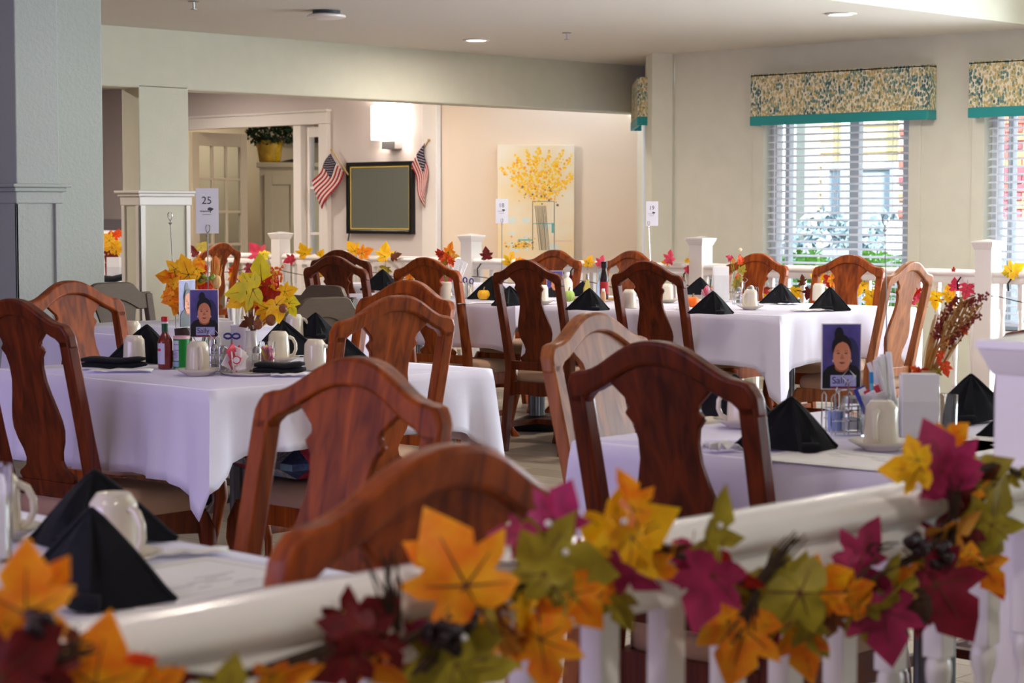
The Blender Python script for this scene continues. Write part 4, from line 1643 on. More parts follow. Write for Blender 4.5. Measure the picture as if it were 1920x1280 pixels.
def placemat(px, py, label, rot, w=0.36, l=0.25):
    t = thing('paper_placemat', label, 'placemat', P(px, py), R(rot), 'printed paper placemats')
    MB().box(-w / 2, w / 2, -l / 2, l / 2, 0.0004, 0.0012).build('sheet', M_PAPER, t, smooth=0)
    e = MB()
    m = 0.02
    for a, b, c_, d in ((-w / 2 + m, w / 2 - m, -l / 2 + m, -l / 2 + m + .0012), (-w / 2 + m, w / 2 - m, l / 2 - m - .0012, l / 2 - m), (-w / 2 + m, -w / 2 + m + .0012, -l / 2 + m, l / 2 - m), (w / 2 - m - .0012, w / 2 - m, -l / 2 + m, l / 2 - m)):
        e.box(a, b, c_, d, 0.0012, 0.0014)
    r = random.Random(int(px))
    for i in range(14):
        x0 = r.uniform(-w / 2 + 0.04, w / 2 - 0.1)
        y0 = -l / 2 + 0.04 + 0.012 * (i % 7)
        e.box(x0, x0 + r.uniform(0.02, 0.06), y0, y0 + 0.002, 0.0012, 0.0014)
    e.build('printed_lines', mat('print_grey', (150, 146, 160), 0.8), t, smooth=0)
    return t


# ---- the printed portrait cards
SK = mat('print_skin', (238, 164, 124), 0.6, col2=(216, 134, 96), vscale=14)


def portrait(loc, label, rot, tagged=True):
    t = thing('photo_card', label, 'photo', loc, rot, 'portrait photo cards')
    W, H_ = 0.044, 0.148
    MB().box(-W - .002, W + .002, 0.0, 0.003, -0.002, H_ + .002).build('card', M_PAPER, t, smooth=0)
    y = 0.0
    flat('backdrop', [(-W, 0), (W, 0), (W, H_), (-W, H_)], y, mat('print_purple', (96, 84, 158), 0.4, col2=(66, 60, 116), vscale=16), t)
    flat('soft_dark', ell(0.020, 0.066, 0.022, 0.052), -0.0005, mat('print_dusk', (52, 48, 96), 0.5), t)
    flat('hair_bun', ell(-0.006, 0.124, 0.0105, 0.018), -0.001, mat('print_hair', (20, 16, 22), 0.5), t)
    flat('hair', ell(0.0, 0.096, 0.0225, 0.029), -0.0012, mat('print_hair', (20, 16, 22), 0.5), t)
    flat('shoulders', [(-W, 0), (W, 0), (W, 0.04), (0.034, 0.052), (0.018, 0.056), (-0.018, 0.056), (-0.032, 0.05), (-W, 0.036)], -0.0014, mat('print_black', (16, 14, 20), 0.5), t)
    flat('neck', ell(0.001, 0.05, 0.0165, 0.012), -0.0018, mat('print_skin_dark', (168, 98, 68), 0.6), t)
    flat('face', [(0.001 + 0.0205 * math.cos(a) * (1 - 0.10 * math.sin(a)), 0.077 + (0.033 if math.sin(a) > 0 else 0.035) * math.sin(a)) for a in [2 * math.pi * k / 28 for k in range(28)]], -0.0024, SK, t)
    flat('fringe', [(-0.0215, 0.084), (-0.021, 0.1), (-0.012, 0.116), (0.002, 0.119), (0.015, 0.114), (0.0225, 0.098), (0.0225, 0.084), (0.019, 0.094), (0.012, 0.104), (0.002, 0.1085), (-0.009, 0.104), (-0.017, 0.095)], -0.0028, mat('print_hair', (20, 16, 22), 0.5), t)
    dk = mat('print_dark', (40, 24, 26), 0.5)
    for s in (-1, 1):
        flat('brow', [(s * 0.0045 + .001, 0.0865), (s * 0.009 + .001, 0.0885), (s * 0.0145 + .001, 0.0865), (s * 0.009 + .001, 0.0875)][::s], -0.0032, dk, t)
        flat('eye', ell(s * 0.009 + .001, 0.0815, 0.0034, 0.0014, 10), -0.0032, dk, t)
        flat('nostril', ell(s * 0.0022 + .001, 0.0695, 0.0016, 0.0009, 8), -0.0032, mat('print_skin_dark', (168, 98, 68), 0.6), t)
        flat('earring', ell(s * 0.0212 + .001, 0.064, 0.0012, 0.0034, 8), -0.0032, mat('print_pearl', (226, 216, 210), 0.4), t)
    flat('nose', [(0.001 + 0.0048, 0.0695), (0.001 + 0.0012, 0.079), (0.001 - 0.0012, 0.079), (0.001 - 0.0048, 0.0695), (0.001, 0.0675)], -0.003, mat('print_skin_mid', (196, 118, 84), 0.6), t)
    flat('lips', [(-0.0065, 0.0595), (-0.002, 0.0618), (0.001, 0.061), (0.004, 0.0618), (0.0085, 0.0595), (0.001, 0.0566)], -0.0032, mat('print_lip', (140, 62, 66), 0.5), t)
    if tagged:
        flat('name_tag', [(-0.0255, 0.005), (0.034, 0.005), (0.034, 0.031), (-0.0255, 0.031)], -0.003, mat('print_lilac', (176, 174, 222), 0.5), t)
        text('Sally', 0.0225, (-0.0225, -0.0036, 0.0185), mat('print_black', (16, 14, 20), 0.5), t, align='LEFT')
        flat('red_strip', [(-0.0255, 0.0), (0.034, 0.0), (0.034, 0.0035), (-0.0255, 0.0035)], -0.003, mat('print_red', (140, 30, 46), 0.5), t)
    return t


# ---- number stands
def number_stand(pos, num, label, yaw, h=0.575, card=True, lean=(0, 0)):
    t = thing('number_stand', label, 'table number', pos, yaw, 'table number stands')
    MB().lathe([(0.034, 0), (0.034, 0.006), (0.008, 0.012), (0.004, 0.02)], 18).build('base', M_CHROME, t)
    top = (lean[0], lean[1], h - 0.14 if card else h)
    MB().tube([(0, 0, 0.01), top], 0.0022 if card else 0.0014, 6).build('rod', M_CHROME if card else M_ROD, t)
    z = top[2]
    e = MB()
    for s in (-1, 1):
        e.tube([(top[0], top[1], z), (top[0] + s * 0.006, -0.003, z + 0.01), (top[0] + s * 0.007, -0.004, z + 0.022), (top[0] + s * 0.003, -0.004, z + 0.028)], 0.0016, 5)
    e.lathe([(0.007, -0.006), (0.003, -0.012), (0.0, -0.014)], 10, (top[0], top[1], z))
    e.build('clip', M_CHROME, t)
    if card:
        w = 0.0375
        cd = MB().box(-w, w, 0.0, 0.0015, z, z + 0.145).build('number_card', mat('card_white', (236, 237, 246), 0.35), t, smooth=0)
        ink = mat('print_charcoal', (70, 68, 78), 0.6)
        text(num, 0.034, (-0.002, -0.0006, z + 0.105), ink, cd)
        # small emblem: a tree crown over a flowing line of script and a caption stroke
        flat('emblem_tree', [(0.010 + 0.0095 * math.cos(a) * (1 + .12 * math.cos(5 * a)), z + 0.078 + 0.0052 * math.sin(a) * (1 + .15 * math.sin(4 * a))) for a in [2 * math.pi * k / 24 for k in range(24)]], -0.0006, ink, cd)
        flat('emblem_trunk', [(0.009, z + 0.066), (0.0115, z + 0.066), (0.0108, z + 0.076), (0.0095, z + 0.076)], -0.0006, ink, cd)
        e = MB()
        pts = [(-0.025 + 0.034 * i / 18, -0.0009, z + 0.071 + 0.0032 * math.sin(i * 1.9) * (1 - i / 40)) for i in range(19)]
        e.tube(pts, 0.0006, 4)
        e.tube([(-0.016, -0.0009, z + 0.060), (0.012, -0.0009, z + 0.060)], 0.0005, 4)
        e.build('emblem_script', ink, cd)
    return t


# ---- glass tumbler, dispenser, caddy, bouquets, bottles
def tumbler(t, r, h, c=(0, 0, 0), name='glass', wall=0.0025):
    return MB().lathe([(r * 0.9, 0), (r * 0.92, 0.001), (r, h), (r - wall, h), (r * 0.92 - wall, 0.006), (0, 0.006)], 24, c).build(name, M_GLASS, t, smooth=50)


def straws(t, n, L_, c, spread, seed, r=0.0042):
    rr = random.Random(seed)
    e0 = None
    for i in range(n):
        a, k = rr.uniform(0, 6.28), rr.uniform(0.2, 1) * spread
        p0 = Vector((c[0] + rr.uniform(-.008, .008), c[1] + rr.uniform(-.008, .008), c[2]))
        p1 = Vector((c[0] + k * math.cos(a), c[1] + k * math.sin(a) * 0.6, c[2] + L_ * rr.uniform(0.93, 1.0)))
        MB().tube([p0, p1], r, 6).build('wrapped_straw', M_PAPER, t, smooth=50)


def dispenser(pos, label, rot, w=0.095, d=0.06, h=0.145, holder=0.085):
    t = thing('napkin_dispenser', label, 'napkin dispenser', pos, FACE + R(rot), 'acrylic napkin dispensers')
    e = MB()
    k = 0.0025
    e.box(-w / 2 - k, w / 2 + k, -d / 2 - k, -d / 2, 0, holder).box(-w / 2 - k, w / 2 + k, d / 2, d / 2 + k, 0, holder).box(-w / 2 - k, -w / 2, -d / 2, d / 2, 0, holder).box(w / 2, w / 2 + k, -d / 2, d / 2, 0, holder).box(-w / 2, w / 2, -d / 2, d / 2, 0, 0.003)
    e.build('clear_holder', M_ACRYL, t, smooth=0)
    for i in range(5):
        y0 = -d / 2 + 0.004 + i * (d - 0.008) / 5
        MB().box(-w / 2 + 0.003, w / 2 - 0.003 - 0.002 * (i % 2), y0, y0 + (d - 0.008) / 5 - 0.0015, 0.004, h - 0.004 * (i % 3)).build('paper_stack', M_PAPER, t, smooth=0, bevel=0.002)
    return t


def caddy(pos, label, rot, w=0.10, d=0.075, h=0.075):
    t = thing('wire_caddy', label, 'caddy', pos, FACE + R(rot), 'wire condiment caddies')
    e = MB()
    hw, hd, r = w / 2, d / 2, 0.0016
    for z in (0.008, 0.032, 0.056):
        e.tube([(-hw, -hd, z), (hw, -hd, z), (hw, hd, z), (-hw, hd, z), (-hw, -hd, z)], r, 5)
    for x in (-hw, -hw / 3, hw / 3, hw):
        for y in (-hd, hd):
            e.tube([(x - .005, y, 0.0), (x - .005, y, h), (x, y, h + .008), (x + .005, y, h), (x + .005, y, 0.0)], r, 5)
    for y in (-hd / 2, 0, hd / 2):
        e.tube([(-hw, y, 0.004), (hw, y, 0.004)], r, 5)
    e.build('wire_rack', M_CHROME, t)
    MB().tube([(0, -0.0, 0.004), (0, 0, h + 0.03), (-.016, 0, h + 0.045), (0, 0, h + 0.062), (.016, 0, h + 0.045), (0.002, 0, h + 0.03)], 0.0018, 6).build('handle_loop', M_CHROME, t)
    return t


def shaker(pos, label, fill=(236, 234, 232), h=0.085, r=0.019, lid=M_STEEL, cat='shaker', grp='salt and pepper shakers'):
    t = thing('shaker', label, cat, pos, 0, grp)
    MB().lathe([(r, 0), (r, h * .6), (r * .82, h * .72), (r * .78, h * .72), (r * .9, h * .58), (r * .9, .004), (0, .004)], 14).build('glass', M_GLASS, t, smooth=50)
    MB().lathe([(r * .84, .005), (r * .84, h * .42), (0, h * .44)], 12).build('contents', mat('fill_%d_%d' % (fill[0], fill[2]), fill, 0.9), t)
    MB().lathe([(r * .9, h * .72), (r * .92, h * .86), (r * .6, h * .97), (0, h)], 14).build('cap', lid, t)
    return t


def packets(t, n, c, spread, hgt, seed, cols):
    rr = random.Random(seed)
    for i in range(n):
        a = rr.uniform(0, 6.28)
        k = rr.uniform(0, spread)
        o = MB().box(-.02, .02, -.0022, .0022, -.028, .028).build('packet', [cols[i % len(cols)]], t, smooth=0, bevel=0.0015, seg=1)
        o.location = (c[0] + k * math.cos(a), c[1] + k * math.sin(a), c[2] + 0.032 + rr.uniform(0, hgt))
        o.rotation_euler = (rr.uniform(-.35, .35), rr.uniform(-.9, .9), rr.uniform(0, 3))


M_PKT = [mat('sugar_packet_white', (238, 232, 232), 0.7), mat('sugar_packet_pink', (236, 150, 186), 0.7), mat('sugar_packet_print', (214, 60, 84), 0.7)]

# ------------------------------------------------------------------ TABLE WITH THE WHEAT BUNDLE
mug(1652, 843, 'upturned cream mug with its handle towards us, on the wheat-bundle table', -115, 'cream saucer under the nearest mug, beside the napkin stack of the wheat-bundle table')
mug(1392, 800, 'upturned mug half hidden by a chair post on the wheat-bundle table', 180, 'cream saucer half hidden by a chair post on the wheat-bundle table')
napkin(1482, 845, 'black pyramid napkin nearest the viewer on the wheat-bundle table, rolled corner in front', False, 4, 1.0)
napkin(1374, 785, 'black pyramid napkin behind the half hidden mug of the wheat-bundle table', False, -8, 0.95)
napkin(1826, 792, 'black pyramid napkin between the clear tumbler and the near railing post', True, 6, 1.02)
napkin(1905, 822, 'black napkin corner peeping out from behind the near railing post', False, 0, 0.7)
paper(1352, 846, 'crumpled white paper napkin beside the nearest black pyramid napkin', 0.07, 0.05, 20, crumple=0.02)
placemat(1600, 862, 'printed paper placemat under the nearest mug of the wheat-bundle table', 93)
for i in range(3):
    p = P(1828, 846 - i * 8)
    t = tag(MB().box(-0.10, 0.10, -0.06, 0.06, 0, 0.003).build('menu_sheet', M_PAPER, smooth=0, loc=(p[0], p[1], TT + 0.0005), rot=R(2)), 'white menu sheet lying before the near railing post, %s' % ('closest to the railing', 'between two others', 'furthest from the railing')[i], 'menu', 'white menu sheets')
cd = P(1590, 812)
caddy(cd, 'chrome wire caddy with a glass jar, below the portrait card of the wheat-bundle table', 8, 0.092, 0.075, 0.085)
u = rd(0, 1)
n_ = Vector((math.cos(AZ), math.sin(AZ), 0))
s_ = Vector((math.sin(AZ), -math.cos(AZ), 0))
cv = Vector(cd)
jt = thing('glass_jar', 'clear glass jar with a steel lid inside the chrome caddy under the portrait', 'jar', cv - n_ * 0.015 + s_ * 0.004 + Vector((0, 0, 0.007)))
MB().lathe([(0.025, 0), (0.026, 0.002), (0.026, 0.058), (0.021, 0.066), (0.019, 0.066), (0.0235, 0.057), (0.0235, 0.004), (0, 0.004)], 20).build('glass', M_GLASS, jt, smooth=50)
MB().lathe([(0.0225, 0.005), (0.0225, 0.03), (0, 0.034)], 16).build('contents', M_PAPER, jt)
MB().lathe([(0.0215, 0.064), (0.0215, 0.076), (0.017, 0.08), (0, 0.08)], 20).build('cap', M_STEEL, jt)
shaker(cv - n_ * 0.008 + s_ * 0.038 + Vector((0, 0, 0.007)), 'dark pepper shaker in the chrome caddy under the portrait', (46, 40, 38), 0.088, 0.014)
tag(MB().lathe([(0.017, 0), (0.019, 0.045), (0, 0.046)], 14).build('creamer_cup', mat('pale_blue_cup', (140, 160, 214), 0.5), loc=cv - s_ * 0.031 - n_ * 0.01 + Vector((0, 0, 0.007))), 'pale blue creamer cup in the chrome caddy under the portrait', 'creamer')
portrait(cv + n_ * 0.055 - s_ * 0.008 + Vector((0, 0, 0.098)), 'portrait card of a woman in black with a topknot, standing above the chrome caddy', FACE + R(2))
# rack that holds the card
t = thing('card_holder', 'thin wire card holder under the portrait of the wheat-bundle table', 'card holder', cv + n_ * 0.055 - s_ * 0.008)
MB().tube([(-.03, .03, 0.002), (.03, .03, 0.002), (.03, -.008, 0.002), (-.03, -.008, 0.002), (-.03, .03, 0.002)], 0.0018, 5).tube([(0, 0.004, 0.002), (0, 0.005, 0.097)], 0.0018, 5).tube([(-.02, -.0045, .104), (-.02, 0, .094), (.02, 0, .094), (.02, -.0045, .104)], 0.0016, 5).build('wire', M_CHROME, t)
dp_ = Vector(P(1722, 822))
dispenser(dp_, 'clear holder with a tall stack of white napkins beside the wheat bundle', -2, 0.088, 0.06, 0.146)
gp = dp_ - s_ * 0.092 + n_ * 0.03
t = thing('packet_glass', 'glass full of sweetener packets and creamers behind the nearest mug', 'glass', gp)
tumbler(t, 0.034, 0.095)
packets(t, 6, (0, 0, 0.01), 0.015, 0.05, 3, [M_PKT[0], M_PKT[2], M_PKT[0]])
pn = thing('blue_pen', 'sky blue pen standing in the packet glass of the wheat-bundle table', 'pen', gp + s_ * -0.004 + Vector((0, 0, 0.012)))
MB().tube([(0, 0, 0), (-.008, 0.0, 0.11)], 0.0045, 8).build('barrel', mat('sky_blue_plastic', (104, 196, 226), 0.3), pn)
MB().tube([(-.008, 0.0, 0.11), (-.0095, 0, 0.135)], [0.0052, 0.0045], 8).build('cap', mat('blue_cap', (40, 150, 210), 0.3), pn)
pk = thing('tea_packet', 'blue and white tea packet leaning in the packet glass of the wheat-bundle table', 'packet', gp - s_ * 0.026 - n_ * 0.005 + Vector((0, 0, 0.085)), FACE)
o = MB().box(-.014, .014, -.002, .002, -.03, .03).build('foil', mat('royal_blue_foil', (44, 60, 160), 0.35), pk, smooth=0, bevel=.001)
o.rotation_euler = (0, R(-24), 0)
o2 = MB().box(-.004, .013, -.0026, -.002, -.028, .026).build('white_print', M_PAPER, pk, smooth=0)
o2.rotation_euler = (0, R(-24), 0)
st = thing('straw_glass', 'glass of paper-wrapped straws leaning over, beside the tall napkin stack', 'straws', dp_ - s_ * 0.048 + n_ * 0.045)
tumbler(st, 0.028, 0.09)
rr = random.Random(5)
for i in range(9):
    MB().tube([(rr.uniform(-.012, .012), rr.uniform(-.012, .012), 0.01), tuple(s_ * (-0.012 - 0.011 * (i % 5)) + n_ * rr.uniform(-.01, .02) + Vector((0, 0, 0.19 - 0.006 * (i % 5))))], 0.0052, 6).build('wrapped_straw', M_PAPER, st, smooth=50)
tp = thing('clear_tumbler', 'empty clear tumbler right of the tall napkin stack on the wheat-bundle table', 'glass', P(1776, 812))
tumbler(tp, 0.024, 0.088)
wb_ = Vector(P(1738, 785))
w = thing('wheat_bundle', 'bundle of dried wheat and red sorghum leaning out of a vase', 'dried flowers', wb_)
MB().lathe([(0.026, 0), (0.032, 0.05), (0.026, 0.10), (0.028, 0.12), (0.024, 0.12), (0.022, 0.1)], 16).build('vase', mat('burlap_vase', (196, 160, 110), 0.9, bump=0.4, bscale=200), w)
M_STALK = mat('wheat_stalk', (196, 142, 70), 0.7)
M_SORG = mat('red_sorghum', (132, 40, 30), 0.7)
M_WHT = mat('wheat_ear', (182, 124, 66), 0.7)
rr = random.Random(11)
WD = wb_.x * math.cos(AZ) + wb_.y * math.sin(AZ)


def wat(px, py, dd=0.0):
    r_ = ray(px, py)
    return _o + r_ * ((WD + dd) / (r_.x * math.cos(AZ) + r_.y * math.sin(AZ))) - wb_


for i in range(64):
    f = i / 63
    px1, py1 = 1752 + 88 * f + rr.uniform(-6, 6), 604 - 50 * min(1, f * 1.6) + 26 * max(0, f - 0.55) / 0.45 + rr.uniform(-10, 14)
    p0, p2 = wat(1727 + 24 * f + rr.uniform(-4, 4), 715, rr.uniform(-.015, .015)), wat(px1, py1, rr.uniform(-.035, .035))
    MB().tube([wat(1738, 770), p0, (p0 + p2) / 2 + (s_ * -.004), p2], 0.0011, 4).build('stalk', M_STALK, w, smooth=0)
for n, (xa, ya), (xb, yb), wd in ((120, (1748, 632), (1796, 554), 6), (90, (1800, 572), (1848, 554), 7), (110, (1776, 648), (1834, 588), 6), (50, (1752, 640), (1766, 598), 5)):
    e = MB()
    for k in range(n):
        u_ = rr.random()
        q = wat(xa + (xb - xa) * u_ + rr.gauss(0, wd * .6), ya + (yb - ya) * u_ + rr.gauss(0, wd * .6), rr.uniform(-.03, .01))
        e.ball(q, rr.uniform(.0024, .0042), 0, 5, 3)
    e.build('sorghum_head', M_SORG, w, smooth=0, kind='stuff')
for (xa, ya), (xb, yb) in (((1772, 640), (1804, 572)), ((1786, 630), (1822, 572)), ((1764, 655), (1790, 596)), ((1796, 620), (1838, 572)), ((1776, 612), (1806, 566))):
    e = MB()
    for k in range(40):
        u_ = k / 39
        q = wat(xa + (xb - xa) * u_ + rr.gauss(0, 2.4), ya + (yb - ya) * u_ + rr.gauss(0, 2.4), rr.uniform(-.03, .0))
        e.ball(q, .0034, 0, 5, 3)
    e.build('wheat_ear', M_WHT, w, smooth=0, kind='stuff')
for px, py, a, sz, c in ((1760, 668, 250, .05, 'OR'), (1768, 640, 110, .04, 'YP'), (1712, 690, 160, .035, 'OR'), (1770, 690, 280, .06, 'OR'), (1750, 700, 270, .05, 'OL'), (1725, 697, 30, .05, 'RD'), (1805, 618, 280, .04, 'OR'), (1748, 715, 260, .045, 'YP')):
    q = onz(px, py, 0.9)
    dd = wb_.x * math.cos(AZ) + wb_.y * math.sin(AZ)
    r_ = ray(px, py)
    q = _o + r_ * (dd / (r_.x * math.cos(AZ) + r_.y * math.sin(AZ)))
    leaf(w, q - n_ * 0.02, a, sz * .68, c, rr.randrange(4), rr.uniform(-30, 30), rr.uniform(-40, 40))
number_stand(Vector(P(1672, 800)) + n_ * 0.05, '', 'bare wire number stand without a card, rising before the pale chair at table 19', FACE, 0.47, False, (-0.012, 0))

# ------------------------------------------------------------------ TABLE 25
dep = lambda v: v.x * math.cos(AZ) + v.y * math.sin(AZ)


def at(px, py, d):
    r_ = ray(px, py)
    return _o + r_ * (d / (r_.x * math.cos(AZ) + r_.y * math.sin(AZ)))


flatnap(212, 692, 'black napkin folded flat beside the hot sauce bottle on table 25', 2, 0.215, 0.09)
paper(225, 697, 'white paper napkin under the flat black napkin by the hot sauce', 0.2, 0.09, 4)
mug(252, 684, 'upturned cream mug behind the flat black napkin, beside the black pyramid, table 25', 100)
mug(247, 650, 'upturned cream mug furthest back, half hidden by the black pyramid of table 25', 150)
napkin(276, 680, 'black pyramid napkin left of the hot sauce on table 25', False, 25, 1.12)
hs = thing('hot_sauce_bottle', 'small bottle of red hot sauce with green neck band and red cap', 'bottle', P(310, 691))
MB().lathe([(0.0215, 0), (0.0235, 0.003), (0.0235, 0.085), (0.021, 0.097), (0.0115, 0.112), (0.0095, 0.118), (0.0095, 0.148), (0, 0.149)], 20).build('bottle', mat('red_sauce_glass', (120, 14, 8), 0.08, coat=0.8), hs, smooth=50)
MB().lathe([(0.0105, 0.118), (0.0108, 0.146), (0.0, 0.1462)], 16).build('neck_band', mat('green_foil', (16, 74, 40), 0.4), hs)
MB().lathe([(0.0105, 0.146), (0.0107, 0.152), (0, 0.1522)], 16).build('collar', M_PAPER, hs)
MB().lathe([(0.0115, 0.152), (0.0115, 0.166), (0.009, 0.168), (0, 0.168)], 18).build('cap', mat('red_cap', (200, 24, 34), 0.35), hs)
lb = MB()
for (z0, z1, a0, a1, rr_, mi) in ((0.016, 0.083, -1.5, 0.35, 0.0239, 0), (0.058, 0.066, -1.2, -0.2, 0.0241, 1)):
    a_ = FACE - math.pi / 2
    lb.grid([[(rr_ * math.cos(a_ - 0.55 + a0 + (a1 - a0) * k / 8 + .3), rr_ * math.sin(a_ - 0.55 + a0 + (a1 - a0) * k / 8 + .3), z) for k in range(9)] for z in (z0, z1)], mi)
lb.build('label', [mat('label_lilac_white', (206, 204, 232), 0.6), mat('label_red', (206, 70, 80), 0.6)], hs, smooth=60)
gc = thing('cheese_can', 'green and white grated cheese can with a pink lid, behind the mug of table 25', 'can', P(341, 691))
MB().lathe([(0.027, 0), (0.027, 0.098), (0, 0.099)], 22).build('can', mat('can_green', (10, 132, 44), 0.4), gc, smooth=50)
MB().lathe([(0.0275, 0.097), (0.0275, 0.106), (0, 0.1065)], 22).build('lid', mat('pale_pink_lid', (236, 190, 200), 0.5), gc)
lb = MB()
a_ = FACE - math.pi / 2
for z0, z1, mi in ((0.008, 0.024, 2), (0.028, 0.06, 0), (0.062, 0.078, 0), (0.08, 0.092, 0)):
    lb.grid([[(0.0274 * math.cos(a_ - 1.15 + 0.95 * k / 8), 0.0274 * math.sin(a_ - 1.15 + 0.95 * k / 8), z) for k in range(9)] for z in (z0, z1)], mi)
for i in range(6):
    z = 0.032 + i * 0.0045
    lb.grid([[(0.0277 * math.cos(a_ - 1.08 + 0.75 * k / 8), 0.0277 * math.sin(a_ - 1.08 + 0.75 * k / 8), zz) for k in range(9)] for zz in (z, z + 0.0015)], 1)
lb.build('label', [mat('label_lilac_white', (206, 204, 232), 0.6), mat('label_ink', (70, 60, 130), 0.6), mat('label_blue', (150, 170, 206), 0.6)], gc, smooth=60)
mug(371, 703, 'upturned cream mug nearest the viewer on table 25, handle towards us', -70, 'cream saucer nearest the viewer on table 25')
CD = 6.42
cb = at(402, 695, CD)
cv = Vector((cb.x, cb.y, TT))
caddy(cv, 'chrome wire caddy with shakers under number card 25', -6, 0.085, 0.06, 0.075)
shaker(cv + s_ * 0.004 - n_ * 0.012 + Vector((0, 0, .007)), 'tall salt shaker in the caddy of table 25, white salt half up', (238, 236, 236), 0.085, 0.0135)
shaker(cv + s_ * 0.032 - n_ * 0.004 + Vector((0, 0, .007)), 'salt shaker next to the sugar glass in the caddy of table 25', (232, 230, 228), 0.08, 0.0135)
pb3 = at(383, 631, 6.5)
portrait(pb3, 'portrait card of a woman with a topknot between the bouquets of table 25', FACE - R(1))
pb4 = at(352, 612, 6.56)
portrait(Vector((pb4.x, pb4.y, pb4.z)), 'second portrait card half hidden behind the other on table 25', FACE + R(66), False)
t = thing('card_holder', 'thin wire card holder under the portraits of table 25', 'card holder', Vector((pb3.x, pb3.y, TT)))
MB().tube([(-.03, .03, 0.002), (.03, .03, 0.002), (.03, -.008, 0.002), (-.03, -.008, 0.002), (-.03, .03, 0.002)], 0.0018, 5).tube([(0, 0.008, 0.002), (0, 0.008, pb3.z - TT)], 0.0018, 5).tube([tuple(pb4 - Vector((pb3.x, pb3.y, TT)) + Vector((0, 0.006, 0))), (0, 0.008, 0.06)], 0.0018, 5).build('wire', M_CHROME, t)
number_stand(Vector((at(391, 640, 6.6).x, at(391, 640, 6.6).y, TT)), '25', 'number card 25 on a chrome rod above the orange bouquet', FACE + R(24), 0.575)
number_stand(Vector((at(333, 640, 6.72).x, at(333, 640, 6.72).y, TT)), '', 'bare wire stand without a card rising against the white pillar, table 25', FACE, 0.475, False, (-0.02, 0))
# bouquet of orange maple, poppies and wheat
bx = at(344, 622, 6.66)
bq = thing('orange_bouquet', 'bouquet of orange-yellow maple leaves, red poppies and wheat behind the portraits of table 25', 'flowers', Vector((bx.x, bx.y, TT)))
MB().lathe([(0.026, 0), (0.028, 0.10), (0.03, 0.125), (0.026, 0.125), (0.022, 0.1)], 16).build('vase', mat('brown_vase', (74, 56, 50), 0.6), bq)
rr = random.Random(3)
for px, py, a, sz, c, v in ((322, 560, 200, .06, 'YO', 0), (335, 530, 150, .085, 'YO', 0), (350, 505, 110, .085, 'Y', 1), (318, 520, 170, .075, 'YO', 3), (362, 520, 60, .08, 'YO', 0), (345, 545, 240, .075, 'OR', 1), (352, 568, 280, .07, 'YO', 3), (325, 500, 140, .05, 'Y', 1), (372, 500, 50, .05, 'Y', 0), (340, 515, 100, .07, 'OR', 0), (315, 550, 200, .05, 'Y', 1), (332, 572, 250, .06, 'YO', 0)):
    q = at(px, py, 6.66 + rr.uniform(-.05, .05))
    leaf(bq, q, a, sz * 1.12, c, v, rr.uniform(-20, 20), rr.uniform(-25, 25))
    leaf(bq, at(px + rr.uniform(-12, 12), py + rr.uniform(-12, 12), 6.64 + rr.uniform(-.05, .05)), rr.uniform(0, 360), .05, rr.choice(['Y', 'YO', 'YO']), rr.randrange(4), rr.uniform(-30, 30), rr.uniform(-30, 30))
    p0 = Vector((0, 0, 0.1))
    MB().tube([p0, (p0 + (q - bq.location)) / 2 + s_ * 0.01, q - bq.location], 0.0014, 4).build('stem', mat('brown_stem', (96, 60, 30), 0.8), bq, smooth=0)
pq = at(392, 610, 6.72)
wq = thing('poppy_bouquet', 'orange-red poppies, green buds and wheat ears standing behind number card 25', 'flowers', Vector((pq.x, pq.y, TT)))
MB().lathe([(0.022, 0), (0.025, 0.08), (0.022, 0.1), (0.018, 0.1)], 14).build('vase', M_GLASS, wq)
for i in range(22):
    q = at(396 + (i % 11) * 2.2 + rr.uniform(-4, 4), rr.uniform(474, 508), 6.72 + rr.uniform(-.03, .03)) - wq.location
    MB().tube([(0, 0, 0.08), q * 0.55 + Vector((0, 0, 0.05)), q], [0.0014, 0.0014, 0.0007], 4).build('wheat_stalk', mat('pale_wheat', (222, 178, 92), 0.7), wq, smooth=0)
for (px, py, r_, c) in ((379, 503, .019, 'red_poppy'), (388, 540, .018, 'red_poppy'), (378, 515, .014, 'red_poppy'), (372, 540, .014, 'red_poppy')):
    q = at(px, py, 6.68) - wq.location
    e = MB()
    for k in range(5):
        a = k * 1.2566
        e.ball(q + s_ * math.cos(a) * r_ * .5 + Vector((0, 0, math.sin(a) * r_ * .5)), r_ * .7, 0, 8, 5, (1, 1, 1))
    e.build('poppy', mat('poppy_red', (226, 62, 16), 0.6, col2=(196, 30, 12), vscale=30), wq)
for px, py in ((372, 521), (381, 517), (396, 521), (388, 523), (376, 526), (399, 518)):
    q = at(px, py, 6.66) - wq.location
    MB().ball(q, 0.0085, 0, 8, 5).build('green_bud', mat('bud_green', (150, 176, 60), 0.6, col2=(70, 100, 40), vscale=60), wq)
q = at(407, 528, 6.68) - wq.location
MB().ball(q, 0.014, 0, 8, 6, (1, 1, 1.6)).build('straw_bow', mat('straw_tan', (224, 186, 130), 0.8), wq)
q = at(404, 500, 6.75) - wq.location
MB().ball(q, 0.016, 0, 8, 6, (1, 1, 2.2)).build('orange_spike', mat('spike_orange', (206, 92, 20), 0.8, bump=.5, bscale=200), wq)
